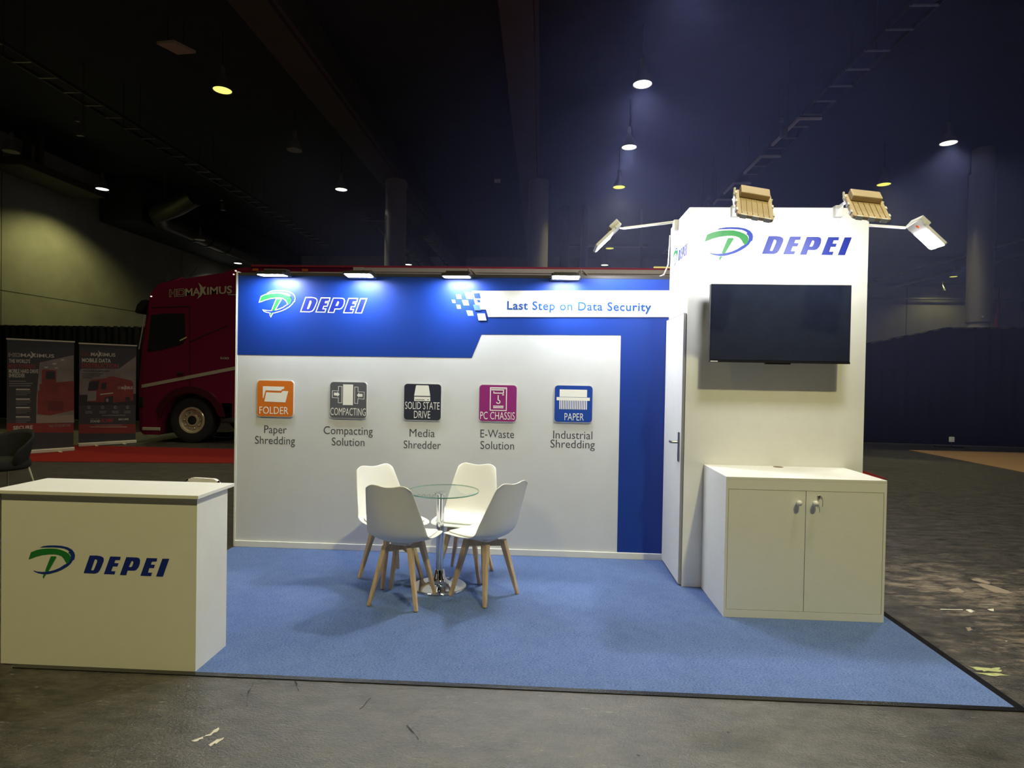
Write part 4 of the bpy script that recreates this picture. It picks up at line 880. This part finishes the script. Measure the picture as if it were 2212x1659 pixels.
b = MB(); b.box(1.45, 3.55, -.02, -.002, 3.765, 3.79); b.build('side_rail', beige, tk)
for x in (1.40, 2.50): b = MB(); b.box(x - .06, x + .06, -.03, 0, 3.80, 3.85); b.build('marker_light', mat('orange_marker', (.55, .12, .03), .4), tk)
b = MB(); b.box(10.0, 10.45, -.03, .02, 3.935, 3.965); b.build('marker_light', emission('amber_glow', (1, .85, .25), .8), tk)
b = MB(); b.box(1.0, 13.0, .4, 2.05, .55, .95); b.build('chassis', blackplastic, tk)

# ------------------------------------------------------------------ roll-up banners
bsheet = mat('banner_dark_print', (.040, .038, .040), .5, var=.08, scale=6)
bred = mat('banner_red', (.21, .025, .018), .5); bpale = mat('banner_pale_text', (.52, .48, .40), .5); bgrey = mat('banner_small_text', (.22, .20, .18), .5)
bsky = mat('banner_photo_pale', (.20, .17, .145), .5, var=.25, scale=3); bmach = mat('banner_photo_red', (.20, .028, .020), .5, var=.2, scale=5); bdk = mat('banner_photo_dark', (.02, .02, .022), .5)
bcream = mat('banner_cream_bar', (.62, .57, .43), .4)
HB = 2.10
def banner(label, loc, rz, wd):
    t = thing('roll_up_banner', label, 'banner', loc, rz, 'roll-up banners beside the truck')
    b = MB(); b.box(0, wd, -.05, .05, .0, .07); b.build('base_cassette', bcream, t, bevel=.012)
    for fx in (.28, .76): b = MB(); b.box(wd * fx - .025, wd * fx + .025, -.16, .12, 0, .012); b.build('foot', bcream, t)
    b = MB(); b.box(.012, wd - .012, -.004, -.002, .065, HB); sh = b.build('printed_sheet', bsheet, t)
    b = MB(); b.box(0, wd, -.012, .008, HB - .004, HB + .022); b.build('top_rail', bcream, t)
    b = MB(); b.add(tubevf([(wd / 2, .02, .05), (wd / 2, .01, HB)], .01, 8)); b.build('pole', duct_metal, t)
    return t, sh
def bput(sh, wd, items):
    """items: (kind, args, material) in sheet units s 0..1 across, v 0..1 down"""
    X = lambda s: .012 + s * (wd - .024); Z = lambda v: HB - v * (HB - .065)
    by = {}; ex = []
    for kind, a, m_, lv in items:
        M = FRONT(-.004 - .0006 * lv)
        if kind == 'photo': b = by.setdefault(kind, MB())
        else: b = MB(); ex.append(({'text': 'banner_text', 'band': 'printed_band'}.get(kind, 'small_print'), b))
        if kind == 'text':
            body, s0, s1, v0, v1, off = a; b.add(textvf(body, X(s0), X(s1), Z(v1), Z(v0) - Z(v1), .0006, off, res=2), m_, M)
        else:
            b.add(shape2d([[(X(s), Z(v)) for s, v in a]], .0006), m_, M)
    for kk, b in by.items(): b.build('printed_picture', None, sh)
    for kk, b in ex: b.build(kk, None, sh)
def N1(l): return [((a - 80) / 775, (c - (180 + 35 * (a - 80) / 775)) / (1390 - 95 * (a - 80) / 775)) for a, c in l]
def N2(l): return [((a - 932) / 690, (c - (245 + 35 * (a - 932) / 690)) / (1200 - 75 * (a - 932) / 690)) for a, c in l]
def R(N, a0, a1, c0, c1): return N([(a0, c0), (a1, c0), (a1, c1), (a0, c1)])
def TX(N, body, a0, a1, c0, c1, off=.02):
    p = N([(a0, c0)])[0]; q = N([(a1, c1)])[0]; r = N([((a0 + a1) / 2, c0)])[0]; r2 = N([((a0 + a1) / 2, c1)])[0]; return (body, p[0], q[0], r[1], r2[1], off)
angA = math.atan2(.823, .619); w1 = 1.03
t, sh = banner('roll-up banner at far left advertising a mobile hard drive shredder', (-6.887, 4.992, FZ + .0085), angA, w1)
it = [('photo', N1([(445, 465), (850, 372), (862, 1205), (408, 1215), (412, 880)]), bsky, 0), ('photo', N1([(408, 1120), (860, 1110), (862, 1205), (408, 1215)]), mat('banner_floor_beige', (.27, .22, .17), .5), 1),
      ('photo', N1([(427, 812), (855, 812), (860, 1050), (560, 1120), (420, 1100)]), bmach, 1), ('photo', N1([(445, 730), (850, 690), (855, 812), (445, 812)]), bmach, 1), ('photo', N1([(470, 560), (500, 548), (640, 560), (640, 735), (470, 735)]), bmach, 2), ('photo', R(N1, 515, 625, 575, 670), bdk, 3), ('photo', R(N1, 540, 730, 945, 1060), mat('banner_photo_maroon', (.12, .02, .015), .5), 3),
      ('band', R(N1, 82, 855, 1215, 1330), bred, 1), ('text', TX(N1, "THE WORLD'S", 100, 335, 425, 470), bpale, 1), ('text', TX(N1, 'MOST POWERFUL', 100, 402, 488, 535), mat('banner_red_text', (.30, .035, .025), .5), 1),
      ('text', TX(N1, 'MOBILE HARD DRIVE', 100, 430, 548, 595), bpale, 1), ('text', TX(N1, 'SHREDDER', 100, 278, 602, 648), bpale, 1), ('text', TX(N1, 'TALK TO SECURE ITAD', 555, 815, 1228, 1258, .01), bgrey, 3), ('text', TX(N1, 'SECURE', 150, 370, 1248, 1290, .03), bpale, 3)]
for q in R(N1, 695, 730, 425, 440), R(N1, 595, 640, 472, 486), R(N1, 500, 540, 518, 530), R(N1, 625, 660, 525, 535): it.append(('photo', q, bpale, 2))
for k in range(4):
    y0 = (790, 910, 1015, 1130)[k]; it.append(('line', R(N1, 180, 335, y0, y0 + 16), bpale, 1))
    for j in range(3): it.append(('line', R(N1, 180, (355, 340, 300)[j], y0 + 28 + j * 21, y0 + 34 + j * 21), bgrey, 1))
for j in range(3): it.append(('line', R(N1, 105, (290, 365, 345)[j], 692 + j * 28, 702 + j * 28), bgrey, 1))
bput(sh, w1, it)
p0 = N1([(98, 384)])[0]; p1 = N1([(615, 384)])[0]
hdmax(sh, .012 + p0[0] * (w1 - .024), HB - p0[1] * (HB - .065) - .01, (p1[0] - p0[0]) * (w1 - .024), .062, FRONT(-.0046), bpale, bpale, 0, .0006, 'banner_logo')
w2 = 1.045
t, sh = banner('roll-up banner next to the truck nose advertising mobile data destruction', (-6.654, 6.385, FZ + .0085), math.atan2(.814, .669), w2)
it = [('photo', N2([(940, 575), (960, 545), (1410, 548), (1460, 510), (1618, 400), (1620, 930), (938, 930)]), bsky, 0), ('photo', N2([(938, 860), (1620, 850), (1620, 985), (938, 985)]), bdk, 1),
      ('photo', N2([(1050, 700), (1090, 680), (1250, 660), (1290, 640), (1340, 640), (1340, 870), (1290, 880), (1260, 950), (1030, 945), (1035, 780)]), bmach, 2), ('photo', N2([(1335, 640), (1560, 690), (1585, 720), (1590, 930), (1335, 960)]), bmach, 3),
      ('photo', N2([(1050, 705), (1170, 690), (1150, 800), (1035, 810)]), bdk, 3), ('photo', N2([(1195, 720), (1255, 715), (1250, 790), (1190, 795)]), bdk, 3), ('photo', N2([(1035, 815), (1135, 815), (1130, 930), (1028, 935)]), bgrey, 3), ('photo', N2([(1180, 850), (1335, 835), (1335, 845), (1180, 862)]), bpale, 4),
      ('photo', N2([(1265 + 36 * math.cos(a), 925 + 45 * math.sin(a)) for a in [k * .5236 for k in range(12)]]), bdk, 4), ('photo', N2([(1265 + 18 * math.cos(a), 925 + 24 * math.sin(a)) for a in [k * .5236 for k in range(12)]]), bgrey, 5),
      ('photo', N2([(1500 + 18 * math.cos(a), 912 + 26 * math.sin(a)) for a in [k * .5236 for k in range(12)]]), bdk, 4), ('photo', N2([(1530 + 18 * math.cos(a), 912 + 26 * math.sin(a)) for a in [k * .5236 for k in range(12)]]), bdk, 4),
      ('band', R(N2, 934, 1620, 1215, 1325), bred, 1), ('text', TX(N2, 'MOBILE DATA', 963, 1305, 425, 470, .03), bpale, 1), ('text', TX(N2, 'DESTRUCTION', 963, 1400, 485, 535, .03), MATS['banner_red_text'], 1), ('text', TX(N2, 'WITHOUT COMPROMISE', 975, 1290, 565, 582, .01), bdk, 2),
      ('text', TX(N2, 'VISIT US AT', 1063, 1180, 1143, 1158, .01), bgrey, 1), ('text', TX(N2, 'STAND', 1065, 1185, 1166, 1192, .03), bpale, 1), ('text', TX(N2, 'K100', 1200, 1338, 1148, 1190, .04), MATS['banner_red_text'], 1), ('text', TX(N2, 'SECURE', 1402, 1530, 1146, 1166, .03), bpale, 1)]
for k in range(4):
    cx = (1048, 1210, 1364, 1515)[k]
    it.append(('line', N2([(cx + 18 * math.cos(a), 1012 + 20 * math.sin(a)) for a in [q * .5236 for q in range(12)]]), bgrey, 1)); it.append(('line', N2([(cx + 9 * math.cos(a), 1012 + 10 * math.sin(a)) for a in [q * .5236 for q in range(12)]]), bsheet, 2))
    for j in range(2): it.append(('line', R(N2, cx - 42, cx + 42, 1056 + j * 18, 1064 + j * 18), bgrey, 1))
it += [('line', R(N2, 1200, 1490, 1104, 1112), bgrey, 1), ('line', R(N2, 1120, 1450, 1222, 1230), bgrey, 2), ('line', R(N2, 1060, 1510, 1245, 1250), bpale, 2), ('line', R(N2, 970, 1215, 606, 612), bdk, 2), ('line', R(N2, 970, 1180, 630, 636), bdk, 2), ('line', R(N2, 970, 1080, 652, 658), bdk, 2)]
bput(sh, w2, it)
p0 = N2([(965, 388)])[0]; p1 = N2([(1360, 388)])[0]
hdmax(sh, .012 + p0[0] * (w2 - .024), HB - p0[1] * (HB - .065), (p1[0] - p0[0]) * (w2 - .024), .07, FRONT(-.0046), MATS['banner_red_text'], bpale, 0, .0006, 'banner_logo')
p0 = N2([(1390, 795)])[0]; p1 = N2([(1578, 795)])[0]
hdmax(sh, .012 + p0[0] * (w2 - .024), HB - p0[1] * (HB - .065), (p1[0] - p0[0]) * (w2 - .024), .06, FRONT(-.0046 - .0024), bpale, bpale, 0, .0006, 'picture_lettering')
